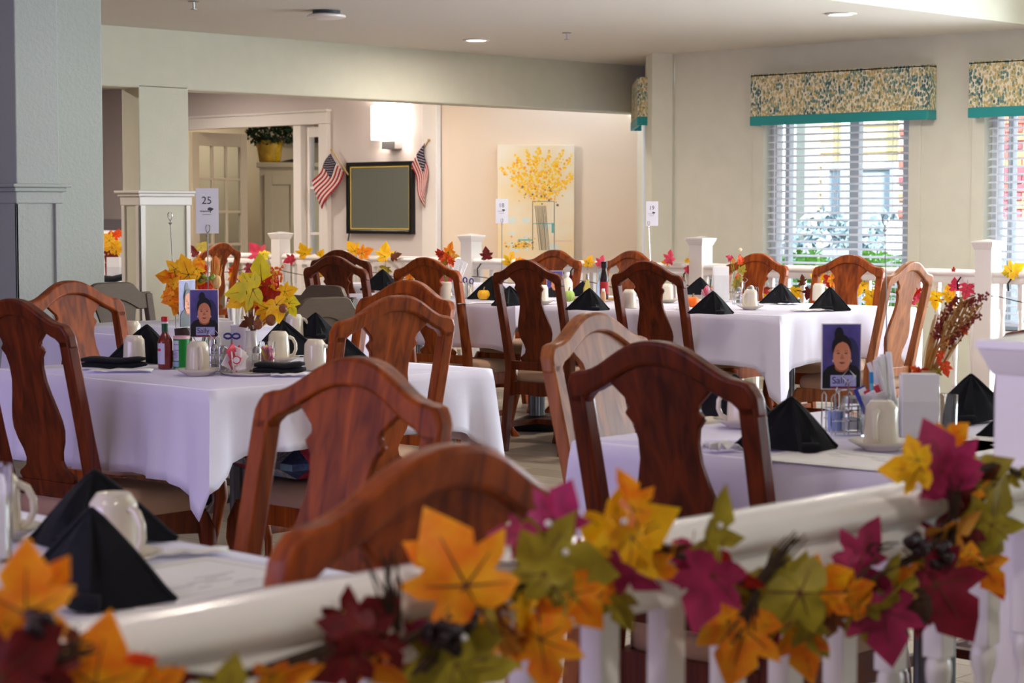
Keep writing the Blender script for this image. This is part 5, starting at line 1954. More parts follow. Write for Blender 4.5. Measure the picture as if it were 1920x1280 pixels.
# napkin holder, straws, cups in the middle of the table
dd = at(424, 655, 6.75)
dispenser(Vector((dd.x, dd.y, TT)), 'clear holder with white napkins between the two bouquets of table 25', 3, 0.062, 0.05, 0.145, 0.11)
gg_ = at(452, 650, 6.7)
t = thing('ice_tumbler', 'tall frosted plastic tumbler between the napkins and the maple bouquet, table 25', 'glass', Vector((gg_.x, gg_.y, TT)))
MB().lathe([(0.027, 0), (0.034, 0.135), (0.031, 0.135), (0.025, 0.006), (0, 0.006)], 20).build('frosted_cup', mat('frosted_lilac', (226, 220, 232), 0.35, transl=0.4), t, smooth=50)
ss = at(440, 640, 6.85)
t = thing('straw_glass', 'glass of white wrapped straws rising behind the napkins of table 25', 'straws', Vector((ss.x, ss.y, TT)))
tumbler(t, 0.026, 0.08)
straws(t, 8, 0.205, (0, 0, 0.01), 0.03, 4)
sg = at(443, 692, 6.32)
t = thing('sugar_glass', 'square glass of white and red printed sugar packets on table 25', 'sugar', Vector((sg.x, sg.y, TT)))
k = .0025
e = MB()
for a in ((-.036, .036, -.036, -.0335), (-.036, .036, .0335, .036), (-.036, -.0335, -.0335, .0335), (.0335, .036, -.0335, .0335)):
    e.box(*a, 0, 0.085)
e.box(-.0335, .0335, -.0335, .0335, 0, .003)
o = e.build('clear_box', M_ACRYL, t, smooth=0)
packets(t, 13, (0, 0, 0.004), 0.02, 0.035, 8, [M_PKT[0], M_PKT[0], M_PKT[2]])
o = flat('red_ring_print', ell(0.006, 0.05, 0.014, 0.013, 18), -0.0375, M_PKT[2], t, 0.0006)
o.rotation_euler = (0, 0, FACE)
o = flat('white_centre', ell(0.006, 0.05, 0.010, 0.009, 18), -0.0383, M_PKT[0], t, 0.0006)
o.rotation_euler = (0, 0, FACE)
sc2 = thing('scissors', 'purple-handled scissors leaning on the sugar glass of table 25', 'scissors', Vector((sg.x, sg.y, TT)) + n_ * 0.05 - s_ * 0.02)
e = MB()
for dx in (-.012, .014):
    ctr = s_ * dx + Vector((0, 0, 0.118))
    e.tube([ctr + s_ * .012 * math.cos(a) + Vector((0, 0, .008 * math.sin(a))) for a in [k * .7 for k in range(10)]], .0032, 6)
e.build('handles', mat('indigo_plastic', (40, 30, 120), 0.4), sc2)
MB().tube([(0, 0, 0.0), tuple(Vector((0, 0, 0.11)))], 0.003, 5).build('blades', M_STEEL, sc2)
tr_ = at(455, 695, 6.33)
tag(MB().lathe([(0.085, 0), (0.10, 0.006), (0.101, 0.008), (0.083, 0.004), (0, 0.004)], 32).build('tray', M_CHINA, loc=(tr_.x + 0.03 * n_.x + .03 * s_.x, tr_.y + .03 * n_.y + .03 * s_.y, TT + 0.0006)), 'low cream plate under the sugar glass and shakers of table 25', 'plate')
q = at(482, 684, 6.42)
shaker(Vector((q.x, q.y, TT + 0.006)), 'salt shaker with a steel cap before the pink packet glass, table 25', (240, 236, 232), 0.078, 0.0155)
pg = at(501, 688, 6.47)
t = thing('packet_glass', 'clear tumbler with pink sweetener packets on table 25', 'glass', Vector((pg.x, pg.y, TT + 0.006)))
tumbler(t, 0.026, 0.088)
packets(t, 6, (0, 0, 0), 0.007, 0.02, 9, [M_PKT[1], M_PKT[1], mat('sugar_packet_yellow', (240, 200, 90), 0.7)])
fl_ = at(492, 690, 6.34)
t = thing('fallen_blossom', 'fallen yellow blossom with a brown stalk on the plate of table 25', 'flower', Vector((fl_.x, fl_.y, TT + 0.008)))
MB().tube([tuple(-s_ * .04 + Vector((0, 0, 0.004))), tuple(-s_ * .02 + Vector((0, 0, .005))), (0, 0, 0.012)], [.003, .005, .006], 6).build('stalk', mat('dry_stalk', (140, 104, 50), 0.8), t)
MB().ball((0.008, 0, 0.02), 0.012).ball((0.0, 0.004, 0.022), 0.009).build('petals', mat('petal_yellow', (244, 214, 60), 0.6), t)
# maple bouquet in a slim vase
bm = at(472, 690, 6.5)
mbq = thing('maple_bouquet', 'yellow and red maple leaves with acorns in a slim white vase, table 25', 'flowers', Vector((bm.x, bm.y, TT)))
MB().lathe([(0.024, 0.006), (0.026, 0.03), (0.02, 0.08), (0.016, 0.115), (0.019, 0.128), (0.015, 0.128), (0.013, 0.11)], 16).build('vase', mat('milk_glass', (236, 232, 226), 0.2, transl=0.2), mbq, smooth=60)
rr = random.Random(6)
for px, py, a, sz, c, v in ((490, 515, 95, .11, 'YG', 0), (462, 545, 190, .11, 'YG', 3), (452, 560, 210, .085, 'Y', 0), (470, 528, 150, .08, 'Y', 1), (505, 540, 60, .085, 'RD', 0), (492, 565, 240, .085, 'RD', 1), (515, 560, 320, .085, 'Y', 0), (535, 560, 340, .08, 'YG', 1), (520, 580, 290, .08, 'Y', 3), (500, 585, 270, .07, 'Y', 0), (475, 560, 250, .07, 'YO', 0), (540, 545, 10, .055, 'Y', 0), (545, 575, 300, .06, 'YG', 1), (497, 590, 260, .06, 'YP', 2), (465, 605, 200, .05, 'BR', 1)):
    q = at(px, py, 6.5 + rr.uniform(-.06, .04))
    leaf(mbq, q, a, sz * 1.1, c, v, rr.uniform(-20, 20), rr.uniform(-25, 25))
    MB().tube([(0, 0, 0.12), (Vector((0, 0, 0.13)) + (q - mbq.location)) / 2, q - mbq.location], 0.0013, 4).build('stem', mat('brown_stem', (96, 60, 30), 0.8), mbq, smooth=0)
for px, py, r_ in ((484, 608, .0155), (508, 600, .017), (531, 578, .014)):
    q = at(px, py, 6.44) - mbq.location
    MB().ball(q, r_, 0, 10, 7, (1, 1, 1.1)).build('acorn', mat('acorn_brown', (140, 80, 40), 0.5, bump=.5, bscale=120), mbq)
e = MB()
for k in range(26):
    q = at(518 + rr.uniform(-9, 12), 520 + rr.uniform(-22, 14), 6.48) - mbq.location
    e.ball(q, 0.0055, 0, 6, 4)
e.build('orange_berries', mat('berry_orange', (226, 110, 30), 0.4), mbq, smooth=60, kind='stuff')
mug(523, 679, 'upturned cream mug on a saucer, right of the pink packets on table 25', 0, 'cream saucer right of the pink packet glass on table 25')
mug(591, 693, 'upturned cream mug nearest the seat-cushion chair, right end of table 25', -15)
flatnap(524, 702, 'black napkin folded flat beside the nearest corner chair, table 25', 8, 0.165, 0.08)
paper(545, 705, 'white paper napkin poking out below the flat black napkin by the seat-cushion chair', 0.12, 0.07, 10)
napkin(532, 668, 'black pyramid napkin behind the saucer and acorns of table 25', True, 0, 1.1)
napkin(630, 680, 'black pyramid napkin seen between the chair posts at the right end of table 25', True, -10, 0.95)
paper(660, 682, 'white paper napkin behind a chair post at the right end of table 25', 0.13, 0.09, 10)

# ------------------------------------------------------------------ TABLE BETWEEN THE GREY CHAIRS
mug(552, 634, 'upturned cream mug on the table between the grey-brown chairs', 20)
napkin(590, 634, 'black napkin glimpsed through the nearer grey-brown chair', False, 0, 0.9)
paper(585, 630, 'white paper napkin glimpsed through the nearer grey-brown chair', 0.14, 0.1, 0)

# ------------------------------------------------------------------ TABLE 19
D19 = 'on table 19'
mug(1180, 577, 'lone upturned cream mug without a saucer, between two red-brown chairs, table 19', 170)
mug(1251, 567, 'upturned cream mug seen through the back of the chair before table 19', 90, 'cream saucer seen through a chair back on table 19')
mug(1407, 580, 'upturned cream mug on a saucer in front of the wire caddy, table 19', -140, 'cream saucer in front of the wire caddy on table 19')
mug(1535, 563, 'upturned cream mug peeping over the black napkin near the scratched chair, table 19', 0)
napkin(1336, 589, 'black pyramid napkin in front of the orange pumpkin, table 19', False, 0, 1.0)
napkin(1313, 553, 'black pyramid napkin behind the orange pumpkin, table 19', False, 10, 0.95)
napkin(1463, 570, 'black pyramid napkin in the middle of the right half of table 19', False, -12, 1.0)
napkin(1552, 582, 'black pyramid napkin leaning at the corner of table 19, white paper under it', False, -35, 1.05)
paper(1522, 583, 'white paper napkin under the leaning black napkin at the corner of table 19', 0.2, 0.10, 14)
paper(1485, 571, 'white paper napkin beside the middle black napkin of table 19', 0.14, 0.08, 10)
paper(1285, 580, 'white paper napkin between a chair post and the orange pumpkin, table 19', 0.1, 0.08, 30)


def pumpkin(px, py, label, col, r=0.036, tall=1.0):
    t = thing('pumpkin', label, 'pumpkin', P(px, py), 0, 'small painted pumpkins')
    secs = []
    n = 32
    for i in range(11):
        a = math.pi * (i + .01) / 10.02
        rr_ = r * math.sin(a) ** 0.75
        z = r * 0.82 * tall * (1 - math.cos(a)) - (0.004 if i > 8 else 0)
        secs.append([(rr_ * (1 - 0.09 * abs(math.cos(4 * 2 * math.pi * k / n)) ** 6) * math.cos(2 * math.pi * k / n), rr_ * (1 - 0.09 * abs(math.cos(4 * 2 * math.pi * k / n)) ** 6) * math.sin(2 * math.pi * k / n), z) for k in range(n)])
    MB().loft(secs).build('body', mat('pumpkin_%d_%d' % (col[0], col[1]), col, 0.55), t, smooth=70)
    MB().tube([(0, 0, r * 1.55 * tall), (0.002, 0, r * 1.8 * tall), (0.007, 0, r * 2.0 * tall)], [0.006, 0.004, 0.0045], 6).build('stem', mat('pumpkin_stem', (140, 120, 90), 0.8), t)
    return t


pumpkin(1299, 576, 'small orange pumpkin on table 19', (255, 112, 14))
t = dispenser(P(1351, 566), 'clear holder with white napkins fanning out, behind the napkins of table 19', 4, 0.09, 0.06, 0.20, 0.15)
t = thing('tulip_vase', 'clear vase of red and orange artificial blooms on table 19', 'flowers', P(1383, 560))
tumbler(t, 0.024, 0.11)
for px, py, r_, c in ((1387, 487, .02, 'OR'), (1383, 520, .018, 'OR'), (1368, 484, .016, 'PK'), (1374, 489, .012, 'YP')):
    q = at(px, py, dep(t.location))
    leaf(t, q, 90 if px > 1380 else 150, r_ * 3, c, 2, 10, 20)
    leaf(t, q - n_ * .01, 250, r_ * 2.6, c, 0, 10, -30)
    MB().tube([(0, 0, .02), q - t.location], .002, 5).build('stem', mat('stem_green', (110, 140, 50), 0.7), t)
q = at(1388, 468, dep(t.location)) - t.location
MB().ball(q, .011).build('bud', mat('cream_bud', (240, 214, 170), 0.7), t)
for px, py, a in ((1385, 525, 250), (1392, 505, 60), (1380, 535, 260)):
    leaf(t, at(px, py, dep(t.location) - .02), a, .06, 'OL', 1)
cv9 = Vector(P(1398, 572)) + n_ * 0.05
caddy(cv9, 'chrome wire caddy behind the saucered mug of table 19', 0, 0.13, 0.08, 0.09)
shaker(cv9 + Vector((0, 0, .007)) + s_ * .035, 'glass shaker in the caddy of table 19, nearest the chair', (220, 216, 200), 0.1, .017)
shaker(cv9 + Vector((0, 0, .007)) - s_ * .03, 'glass shaker in the caddy of table 19, nearest the blooms', (200, 196, 190), 0.09, .017)
t = thing('packet_glass', 'small box of sugar packets behind the orange pumpkin, table 19', 'sugar', P(1325, 566))
tumbler(t, .03, .07)
packets(t, 6, (0, 0, 0), .012, .03, 21, M_PKT)
t = thing('green_pen', 'dark green pen standing behind the napkins of table 19', 'pen', Vector(P(1329, 562)))
MB().tube([(0, 0, 0.0), tuple(s_ * .012 + Vector((0, 0, .12)))], .004, 6).build('barrel', mat('pen_green', (20, 80, 70), 0.4), t)
number_stand(Vector(P(1222, 556)), '19', 'number card 19 on a tall chrome rod', FACE - R(22), 0.56, True, (-0.02, 0))

# ------------------------------------------------------------------ TABLE 18
pumpkin(907, 562, 'small yellow pumpkin on table 18', (250, 186, 40), .037)
pumpkin(1067, 566, 'small green pumpkin on table 18', (170, 198, 96), .033, 1.25)
napkin(922, 562, 'black pyramid napkin behind the yellow pumpkin, table 18', False, 0, 1.2)
napkin(957, 574, 'black pyramid napkin seen through a chair back beside the yellow pumpkin, table 18', True, 0, 0.95)
napkin(1104, 582, 'black pyramid napkin standing free between two red-brown chairs', False, 0, 1.0)
napkin(1092, 556, 'black pyramid napkin corner behind the cruets of table 18', False, 0, 0.8)
napkin(716, 545, 'black napkin glimpsed between two chairs below the yellow railing leaves', False, 0, 1.2)
mug(1016, 570, 'upturned cream mug behind a chair splat beside the portrait card, table 18', 60, 'cream saucer behind a chair splat, table 18')
pb5 = at(1040, 552, 11.6)
portrait(Vector((pb5.x, pb5.y, TT + .02)), 'portrait card behind the chair back on table 18', FACE + R(8), False)
tag(MB().box(-.04, .04, -.006, .02, 0, .021).build('card_block', M_GLASS, smooth=0, loc=(pb5.x, pb5.y, TT), rot=FACE + R(8), bevel=.002), 'clear block holding the portrait card of table 18', 'card holder')
tag(MB().box(-.13, .13, -.07, .07, 0, .012).build('wooden_tray', mat('pale_wood_tray', (196, 146, 92), .6, var=.2, stretch=(1, 8, 1)), smooth=0, loc=P(1118, 562), rot=FACE, bevel=.003), 'pale wooden tray under the bottles of table 18', 'tray')
tz = TT + .0125


def bottle(px, py, label, prof, m, cap=None, cm=M_BLACK, lab=None, z=tz):
    t = thing('bottle', label, 'bottle', P(px, py, z), 0, 'bottles on the wooden tray')
    MB().lathe(prof, 16).build('body', m, t, smooth=50)
    if cap:
        MB().lathe(cap, 14).build('cap', cm, t)
    if lab:
        z0, z1, r_, lm = lab
        MB().lathe([(r_, z0), (r_, z1)], 16).build('label', lm, t)
    return t


bottle(1133, 561, 'dark sauce bottle with a red label on the tray of table 18', [(.024, 0), (.025, .11), (.02, .135), (.014, .16), (.014, .18), (0, .181)], mat('dark_sauce', (36, 16, 16), .15), [(.0185, .178), (.0185, .212), (0, .213)], M_BLACK, (.03, .1, .0255, mat('label_dark_red', (160, 24, 30), .5)))
bottle(1124, 560, 'pale blue glass bottle on the tray of table 18', [(.018, 0), (.019, .07), (.009, .11), (.009, .16), (.012, .165), (0, .166)], mat('blue_tint_glass', (196, 222, 244), .05, trans=.85), None)
bottle(1101, 560, 'oil cruet with a steel stopper on the tray of table 18', [(.022, 0), (.022, .06), (.01, .095), (.008, .11), (0, .111)], mat('oil_glass', (220, 206, 110), .05, trans=.7), [(.009, .11), (.006, .14), (0, .145)], M_STEEL)
bottle(1131, 566, 'small clear spice jar with a white cap on the tray of table 18', [(.014, 0), (.016, .03), (.012, .058), (0, .06)], mat('amber_spice', (196, 150, 110), .3), [(.009, .058), (.009, .072), (0, .073)], M_PAPER)
bottle(1064, 558, 'cream pump bottle behind the green pumpkin, table 18', [(.03, 0), (.03, .09), (.02, .11), (.008, .12), (.008, .135), (0, .136)], mat('cream_bottle', (236, 230, 206), .4), [(.012, .13), (.012, .15), (0, .151)], M_PAPER, z=TT)
t = thing('cutlery_cup', 'clear cup of coffee stirrers with blue scissors on table 18', 'cup', P(876, 560))
tumbler(t, .036, .10)
straws(t, 8, .09, (0, 0, .008), .015, 14, .0035)
sc3 = thing('scissors', 'blue-handled scissors in the clear cup of table 18', 'scissors', Vector(P(876, 560)) + Vector((0, 0, .01)))
e = MB()
for px, py in ((872, 525), (884, 527)):
    ctr = at(px, py, dep(sc3.location)) - sc3.location
    e.tube([ctr + s_ * .011 * math.cos(a) + Vector((0, 0, .015 * math.sin(a))) for a in [k * .63 for k in range(11)]], .004, 6)
e.build('handles', mat('royal_blue_plastic', (36, 44, 140), .4), sc3)
MB().tube([(0, 0, 0), (0, 0, .085)], .004, 5).build('blades', M_STEEL, sc3)
t = thing('straw_holder', 'fan of white wrapped straws rising before the railing post, table 18', 'straws', P(852, 556))
tumbler(t, .03, .09)
rr = random.Random(2)
for i in range(14):
    q = at(846 + i * 2.3, 486 + abs(i - 7) * 1.2, dep(t.location)) - t.location
    MB().tube([(rr.uniform(-.01, .01), rr.uniform(-.01, .01), .01), q], .005, 6).build('wrapped_straw', M_PAPER, t, smooth=50)
t = thing('packet_box', 'clear box of sugar packets seen through a chair back, table 18', 'sugar', P(834, 560))
MB().box(-.06, .06, -.05, .05, 0, .003).box(-.06, .06, -.05, -.047, .003, .13).box(-.06, .06, .047, .05, .003, .13).box(-.06, -.057, -.047, .047, .003, .13).box(.057, .06, -.047, .047, .003, .13).build('clear_box', M_ACRYL, t, smooth=0)
packets(t, 14, (0, 0, .004), .035, .07, 31, M_PKT)
fv = at(836, 540, 11.7)
t = thing('orange_flowers', 'orange and red blooms with a yellow leaf before the railing, table 18', 'flowers', Vector((fv.x, fv.y, TT)))
MB().lathe([(.03, 0), (.034, .10), (.03, .105), (.026, .1)], 14).build('vase', M_CHINA, t)
for px, py, a, sz, c in ((842, 468, 70, .09, 'YO'), (828, 478, 150, .08, 'OR'), (836, 488, 250, .08, 'OR'), (852, 480, 0, .05, 'YP'), (824, 474, 120, .05, 'RD'), (846, 492, 300, .06, 'OR'), (832, 490, 220, .05, 'OL')):
    q = at(px, py, 11.68)
    leaf(t, q, a, sz, c, rnd.randrange(4), rnd.uniform(-20, 20), rnd.uniform(-20, 20))
    MB().tube([(0, 0, .08), q - t.location], .002, 4).build('stem', mat('stem_green', (110, 140, 50), 0.7), t, smooth=0)
paper(895, 570, 'white folded paper in front of the yellow pumpkin, table 18', .22, .10, 8)
number_stand(Vector(P(941, 556)), '18', 'number card 18 on a tall chrome rod before the blossom painting', FACE + R(4), .575)

# ------------------------------------------------------------------ CORNER TABLE BY THE NEAR RAILING
napkin(158, 1130, 'big black pyramid napkin at the near railing, the nearest of all', False, -20, 1.08)
mug(214, 1060, 'upturned cream mug behind the big black napkin by the near railing', -35, 'cream saucer behind the big black napkin by the near railing')
napkin(180, 1022, 'black napkin behind the mug of the corner table by the near railing', True, 0, 1.0)
paper(352, 1040, 'white folded paper napkin behind the mug of the corner table by the near railing', .12, .04, 14)
mug(-5, 1010, 'upturned cream mug cut off by the picture edge on the corner table', 0, 'cream saucer cut off by the picture edge on the corner table')
t = thing('water_glass', 'tall clear glass cut off by the picture edge on the corner table', 'glass', P(-18, 1050))
tumbler(t, .034, .14)
placemat(330, 1090, 'printed paper placemat before the mug of the corner table by the near railing', 4, .32, .24)

# ------------------------------------------------------------------ BETWEEN THE PILLARS
t = thing('yellow_flowers', 'bunch of bright yellow leaves and red blooms seen between the pillars', 'flowers', (*[at(208, 520, 15.2).x, at(208, 520, 15.2).y], TT))
MB().lathe([(.04, 0), (.045, .12), (.04, .125), (.03, .12)], 14).build('vase', mat('dark_red_vase', (120, 20, 24), .5), t)
for px, py, a, sz, c in ((206, 455, 100, .14, 'Y'), (215, 462, 40, .13, 'Y'), (202, 448, 140, .12, 'Y'), (212, 472, 300, .12, 'Y'), (222, 468, 0, .09, 'Y'), (207, 442, 80, .08, 'OR'), (216, 440, 60, .08, 'OR'), (226, 437, 20, .07, 'OR'), (204, 478, 240, .12, 'DR'), (212, 480, 270, .10, 'DR')):
    leaf(t, at(px, py, 15.2 + rnd.uniform(-.05, .05)), a, sz, c, rnd.randrange(4), rnd.uniform(-25, 25), rnd.uniform(-25, 25))
q = at(214, 522, 15.05)
dispenser(Vector((q.x, q.y, TT)), 'tall white napkin stack in a holder seen between the pillars', 0, .10, .08, .17, .1)
q = at(216, 527, 14.75)
t = thing('rolled_napkin', 'black napkin lying flat before the napkin stack between the pillars', 'napkin', (q.x, q.y, TT), FACE, 'black napkins lying folded flat')
MB().loft([[(x, .05 * math.cos(k * .785), .025 + h + .025 * math.sin(k * .785)) for k in range(8)] for x, h in ((-.12, .0), (-.02, -.008), (.05, .008), (.11, .028))]).build('folded_cloth', M_BLACKCLOTH, t, smooth=60)
q = rd(-4.0, 20.6)
t = thing('serving_cabinet', 'white serving cabinet with a dark slanted top seen between the pillars', 'cabinet', (*q, 0), FACE)
MB().box(-.35, .35, 0, .6, 0, 1.08).build('body', mat('cabinet_white', (226, 220, 222), .5), t, smooth=0, bevel=.005)
MB().prism([(-.36, 1.08), (.36, 1.08), (.36, 1.19), (-.24, 1.19)], 0, .6).build('slanted_top', mat('dark_grey_top', (70, 66, 70), .5), t, smooth=0)
MB().box(-.30, .34, -.012, 0, .98, 1.06).build('front_label', M_PAPER, t, smooth=0)
# ================================================================== GARLANDS
rr = random.Random(21)
gar = thing('leaf_garland', 'autumn garland of silk maple leaves, berries and twigs on the near railing', 'garland', (1.8, 1.40, 0.85))
M_VINE = mat('brown_vine', (58, 38, 24), 0.8)
M_BERRY = mat('dark_berry', (38, 14, 28), 0.3)
GD = [  # px, py, tip angle, size px, colour, variant, pitch, roll
    (855, 1062, 118, 225, 'YO', 0, -5, 5), (815, 1050, 150, 120, 'YO', 1, 10, 20), (890, 1110, 290, 130, 'YO', 3, 0, 0),
    (1050, 1065, -6, 215, 'OL', 0, -10, -8), (1010, 1055, 120, 130, 'OL', 3, 0, 10), (1048, 955, 60, 120, 'MG', 3, 10, -15), (968, 1002, 185, 100, 'MG', 1, 25, 30),
    (1182, 1000, 22, 190, 'Y', 0, -5, 10), (1165, 1015, 200, 120, 'Y', 3, 0, 0), (1180, 935, 108, 110, 'YO', 2, 5, 35), (1185, 1070, -24, 120, 'MG', 2, 20, 50),
    (1334, 988, 58, 150, 'OL', 2, -5, 45), (1250, 1022, -10, 85, 'BR', 2, 0, 55), (1325, 1105, -112, 150, 'MG', 3, 0, -10), (1385, 1068, -35, 105, 'RD', 2, 10, 50),
    (1465, 1110, 178, 190, 'OL', 1, 0, 10), (1490, 1090, 65, 110, 'OL', 0, 0, 10), (1526, 1185, -65, 105, 'OL', 2, 0, 30),
    (1388, 1205, -105, 160, 'YO', 0, 0, 5), (1350, 1175, 215, 100, 'YO', 3, 0, 0), (1440, 1190, -122, 130, 'CR', 2, 0, 45), (1505, 1208, -78, 140, 'YO', 2, 0, 20),
    (1548, 1088, 25, 100, 'YO', 3, 10, 0), (1568, 1132, -40, 60, 'YO', 1, 0, 0), (1622, 1030, 58, 125, 'MG', 1, -5, 20), (1585, 1060, 228, 70, 'MG', 2, 0, 50),
    (1632, 1162, 0, 110, 'OL', 2, 10, 30), (1660, 1170, -82, 150, 'MG', 0, 0, 15), (1668, 1118, 32, 110, 'OL', 2, 0, 50), (1648, 1082, 40, 110, 'OL', 2, 0, 40),
    (1772, 1122, -52, 190, 'CR', 0, -5, -10), (1735, 1115, 195, 110, 'CR', 3, 0, 10), (1850, 1072, -52, 105, 'YO', 1, 0, 10), (1868, 1090, -75, 70, 'OR', 2, 0, 50), (1800, 1042, 195, 90, 'YO', 2, 20, 55),
    (1785, 988, 28, 110, 'YP', 2, 10, 40), (1862, 965, 62, 150, 'OL', 0, -5, 30), (1855, 1000, 260, 90, 'OL', 1, 0, 0), (1765, 862, 112, 150, 'MG', 0, -5, -5), (1785, 880, 20, 100, 'MG', 3, 0, 20),
    (1702, 878, 185, 100, 'Y', 0, 0, -10), (1716, 850, 110, 70, 'Y', 1, 0, 0), (1785, 822, 50, 80, 'YO', 3, 15, 0), (1838, 888, 25, 125, 'OL', 1, 5, -20), (1850, 912, -20, 90, 'BR', 3, 0, 20),
    (1802, 935, 260, 70, 'DR', 1, 0, 0), (1808, 1012, 230, 75, 'DR', 0, 0, 0), (1690, 1070, 15, 70, 'YO', 2, 0, 40), (1600, 1105, 10, 80, 'YO', 1, 0, 20), (1560, 1165, 250, 60, 'BR', 3, 0, 0),
    (680, 1165, 30, 150, 'DR', 0, 0, 0), (650, 1175, 170, 110, 'DR', 1, 0, 10), (705, 1235, -48, 145, 'YO', 2, 0, 35), (700, 1200, 110, 70, 'BR', 1, 0, 0), (640, 1245, 205, 120, 'DR', 3, 0, 0), (735, 1222, -60, 70, 'DR', 0, 0, 0),
    (865, 1222, 70, 230, 'OL', 0, -10, -10), (830, 1250, 190, 140, 'OL', 3, 0, 0), (955, 1178, -45, 130, 'CR', 2, 0, 50), (1018, 1150, 100, 90, 'YO', 2, 0, 20), (1018, 1225, -85, 160, 'YO', 1, 0, 20), (1088, 1130, -50, 120, 'YO', 0, 0, 0), (1130, 1105, 20, 70, 'YO', 1, 0, 0),
    (1162, 1130, -70, 110, 'OL', 2, 0, 20), (985, 1145, 250, 70, 'Y', 2, 0, 30),
    (50, 1115, 92, 190, 'YO', 0, 0, 0), (95, 1095, 55, 110, 'YO', 1, 0, 15), (30, 1165, 200, 120, 'YO', 3, 0, 0), (30, 1245, 40, 200, 'DR', 0, 0, 0), (100, 1265, 300, 120, 'DR', 1, 0, 0),
    (185, 1250, 80, 190, 'YO', 0, 0, 0), (235, 1255, 20, 110, 'OR', 1, 0, 0), (305, 1278, 30, 90, 'YO', 0, 0, 0), (330, 1275, 10, 60, 'DR', 0, 0, 0), (535, 1262, 5, 130, 'YO', 2, 0, 30), (140, 1200, 120, 60, 'BR', 1, 0, 0),
    (430, 1290, 80, 120, 'OL', 0, 0, 0), (1900, 890, 20, 60, 'OL', 2, 0, 30),
]
for px, py, a, sz, c, v, pi_, ro in GD:
    q = ony(px, py, 1.385 + rr.uniform(-0.025, 0.012))
    d = dep(q)
    leaf(gar, q, a, sz * d / F_PX, c, v, pi_, ro)
FILL = [(640, 1200), (700, 1190), (790, 1190), (850, 1165), (920, 1140), (940, 1215), (1000, 1100), (1080, 1075), (1110, 1090), (1230, 1050), (1300, 1060), (1370, 1120), (1420, 1160), (1440, 1110), (1490, 1150), (1530, 1120), (1560, 1110), (1600, 1130), (1620, 1095), (1680, 1100), (1700, 1140), (1720, 1080), (1745, 1040), (1770, 1010), (1800, 970), (1815, 910), (1780, 900), (1830, 1030), (70, 1230), (150, 1235), (250, 1270), (20, 1200)]
for i, (px, py) in enumerate(FILL):
    q = ony(px + rr.uniform(-14, 14), py + rr.uniform(-10, 14), 1.402 + rr.uniform(-0.006, 0.006))
    leaf(gar, q, rr.uniform(0, 360), rr.uniform(70, 115) * dep(q) / F_PX, ('OL', 'YO', 'MG', 'OL', 'BR', 'YP', 'OL', 'CR')[i % 8], rr.randrange(4), rr.uniform(-35, 35), rr.uniform(-55, 55))
go = gar.location
vp = [ony(*p) - go for p in ((-40, 1240, 1.40), (60, 1220, 1.40), (160, 1245, 1.40), (420, 1275, 1.40), (640, 1215, 1.40), (760, 1200, 1.39), (850, 1150, 1.39), (980, 1095, 1.385), (1120, 1030, 1.395), (1230, 1030, 1.395), (1330, 1055, 1.39), (1430, 1115, 1.39), (1540, 1130, 1.39), (1650, 1085, 1.39), (1740, 1030, 1.39), (1790, 960, 1.39), (1800, 890, 1.385), (1880, 872, 1.38), (1960, 915, 1.375))]
MB().tube(vp, 0.0042, 6).build('vine', M_VINE, gar)
MB().tube([p + Vector((0.004, 0.004, 0.006 * math.sin(i * 2))) for i, p in enumerate(vp)], 0.003, 5).build('vine', M_VINE, gar)
for px, py, n, sx_, sy_ in ((832, 1190, 26, 34, 26), (880, 1160, 14, 26, 14), (1715, 1020, 20, 26, 16), (1770, 1040, 22, 24, 22), (70, 1180, 16, 20, 30)):
    e = MB()
    for k in range(n):
        q = ony(px + rr.gauss(0, sx_ * .55), py + rr.gauss(0, sy_ * .55), 1.368 + rr.uniform(-.012, .012)) - go
        e.ball(q, 0.0068, 0, 8, 5)
    e.build('berry_cluster', M_BERRY, gar, smooth=70, kind='stuff')
for x0, y0, x1, y1, n, sp in ((745, 1180, 715, 1035, 9, 22), (1420, 1092, 1495, 1002, 9, 14), (1570, 1125, 1655, 1060, 5, 26), (1420, 1110, 1390, 1190, 9, 20), (1230, 1020, 1275, 1030, 3, 10), (1785, 1040, 1785, 880, 8, 16), (560, 1270, 640, 1210, 4, 14), (90, 1230, 170, 1200, 6, 18), (780, 1265, 850, 1190, 4, 12), (1640, 1040, 1690, 1015, 4, 14)):
    e = MB()
    for k in range(n):
        a = ony(x0 + rr.gauss(0, 5), y0 + rr.gauss(0, 5), 1.38) - go
        b = ony(x1 + rr.gauss(0, sp), y1 + rr.gauss(0, sp * .6), 1.375 + rr.uniform(-.012, .012)) - go
        m = (a + b) / 2 + Vector((rr.uniform(-.008, .008), rr.uniform(-.006, .006), rr.uniform(-.008, .008)))
        e.tube([a, m, b], [0.0022, 0.0018, 0.001], 4)
    e.build('twig_spray', M_VINE, gar, smooth=0, kind='stuff')
q = ony(1722, 1140, 1.375) - go
secs = MB()
for i in range(6):
    secs.ball(q + Vector((0, 0, .02 - .008 * i)), .0185 * math.sin(math.pi * (i + 1.2) / 7.4), 0, 9, 5, (1, 1, .6))
secs.build('pine_cone', mat('pine_cone', (64, 36, 20), .8, bump=.6, bscale=90), gar)
for px, py in ((1028, 981), (1170, 977), (1350, 985), (870, 1195), (1060, 1035)):
    q = ony(px, py, 1.355) - go
    MB().ball(q, .0035, 0, 8, 5).build('glue_bead', M_PAPER, gar)

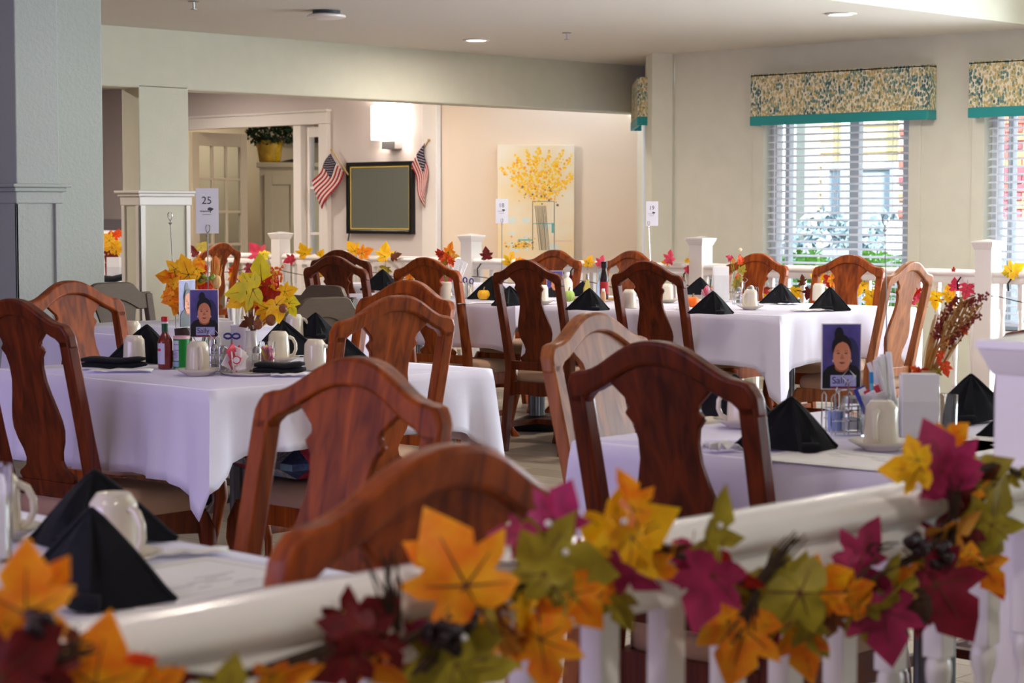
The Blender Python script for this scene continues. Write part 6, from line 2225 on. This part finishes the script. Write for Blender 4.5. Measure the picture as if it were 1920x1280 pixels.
# far garland on the railing before the windows
fg = thing('leaf_garland', 'autumn garland of silk maple leaves tied along the far railing', 'garland', (FR_X - 0.06, 9.5, 0.86))
FG = [
    (362, 470, 120, 26, 'DR'), (380, 462, 60, 26, 'OL'), (482, 472, 130, 40, 'PK'), (498, 476, 20, 26, 'YG'), (543, 487, 200, 24, 'PK'), (570, 470, 100, 34, 'Y'), (602, 475, 60, 18, 'Y'), (600, 512, 260, 24, 'Y'),
    (662, 466, 130, 34, 'Y'), (684, 473, 20, 32, 'YO'), (722, 474, 90, 38, 'Y'), (741, 479, 10, 24, 'BR'), (722, 508, 270, 26, 'OL'), (752, 515, 260, 26, 'YO'), (770, 516, 250, 32, 'YO'),
    (912, 476, 95, 26, 'DR'), (957, 486, 60, 32, 'Y'), (975, 489, 10, 20, 'YO'), (1105, 490, 80, 26, 'Y'), (1128, 490, 60, 26, 'PK'), (1072, 527, 265, 28, 'PK'), (1257, 482, 70, 30, 'PK'), (1250, 490, 190, 18, 'Y'),
    (1290, 506, 300, 18, 'PK'), (1290, 488, 40, 14, 'Y'), (1432, 548, 260, 26, 'RD'), (1440, 560, 280, 26, 'Y'), (1490, 552, 260, 34, 'Y'), (1505, 526, 100, 22, 'BR'), (1515, 550, 250, 26, 'DR'), (1537, 515, 50, 34, 'Y'), (1553, 530, 270, 34, 'RD'), (1562, 528, 320, 30, 'YO'),
    (1615, 540, 250, 34, 'Y'), (1632, 562, 260, 40, 'Y'), (1650, 545, 40, 30, 'Y'), (1596, 552, 200, 26, 'YG'), (1722, 560, 80, 30, 'PK'), (1728, 576, 280, 26, 'OL'), (1716, 548, 120, 28, 'RD'), (1755, 562, 260, 38, 'Y'), (1778, 548, 100, 30, 'Y'), (1784, 562, 300, 28, 'Y'),
    (1790, 534, 90, 26, 'PK'), (1812, 545, 260, 32, 'PK'), (1788, 505, 90, 10, 'RD'), (1902, 505, 30, 38, 'Y'), (1888, 510, 190, 22, 'YG'), (437, 505, 80, 22, 'OR'), (438, 522, 270, 26, 'YO'), (466, 505, 260, 28, 'CR'), (470, 517, 250, 22, 'MG'), (640, 500, 250, 20, 'PK'), (1170, 500, 70, 24, 'Y'), (1215, 495, 130, 22, 'PK'), (1345, 540, 260, 26, 'YO'), (1400, 512, 100, 22, 'Y'), (1690, 520, 250, 22, 'PK'),
]
for i, (px, py, a, sz, c) in enumerate(FG):
    q = onx(px, py, FR_X - 0.055 + rr.uniform(-.015, .01))
    leaf(fg, q, a, sz * dep(q) / F_PX, c, rr.randrange(4), rr.uniform(-25, 25), rr.uniform(-30, 30))
fo = fg.location
pts = []
for i, px in enumerate(range(350, 1960, 40)):
    y = 505 + (px - 400) * 0.038 + 7 * math.sin(i * 1.3)
    pts.append(onx(px, y, FR_X - 0.05) - fo)
MB().tube(pts, .003, 5).build('vine', M_VINE, fg)
for px in (898, 1285, 1798, 1893, 1073, 478):
    ty = 482 + (px - 480) * 0.028
    a, m, b = onx(px + 4, ty, FR_X - .05) - fo, onx(px - 3, ty + 10, FR_X - .06) - fo, onx(px - 2, ty + 24, FR_X - .06) - fo
    MB().tube([a, m, b], .0055, 5).build('black_tie', M_BLACK, fg)
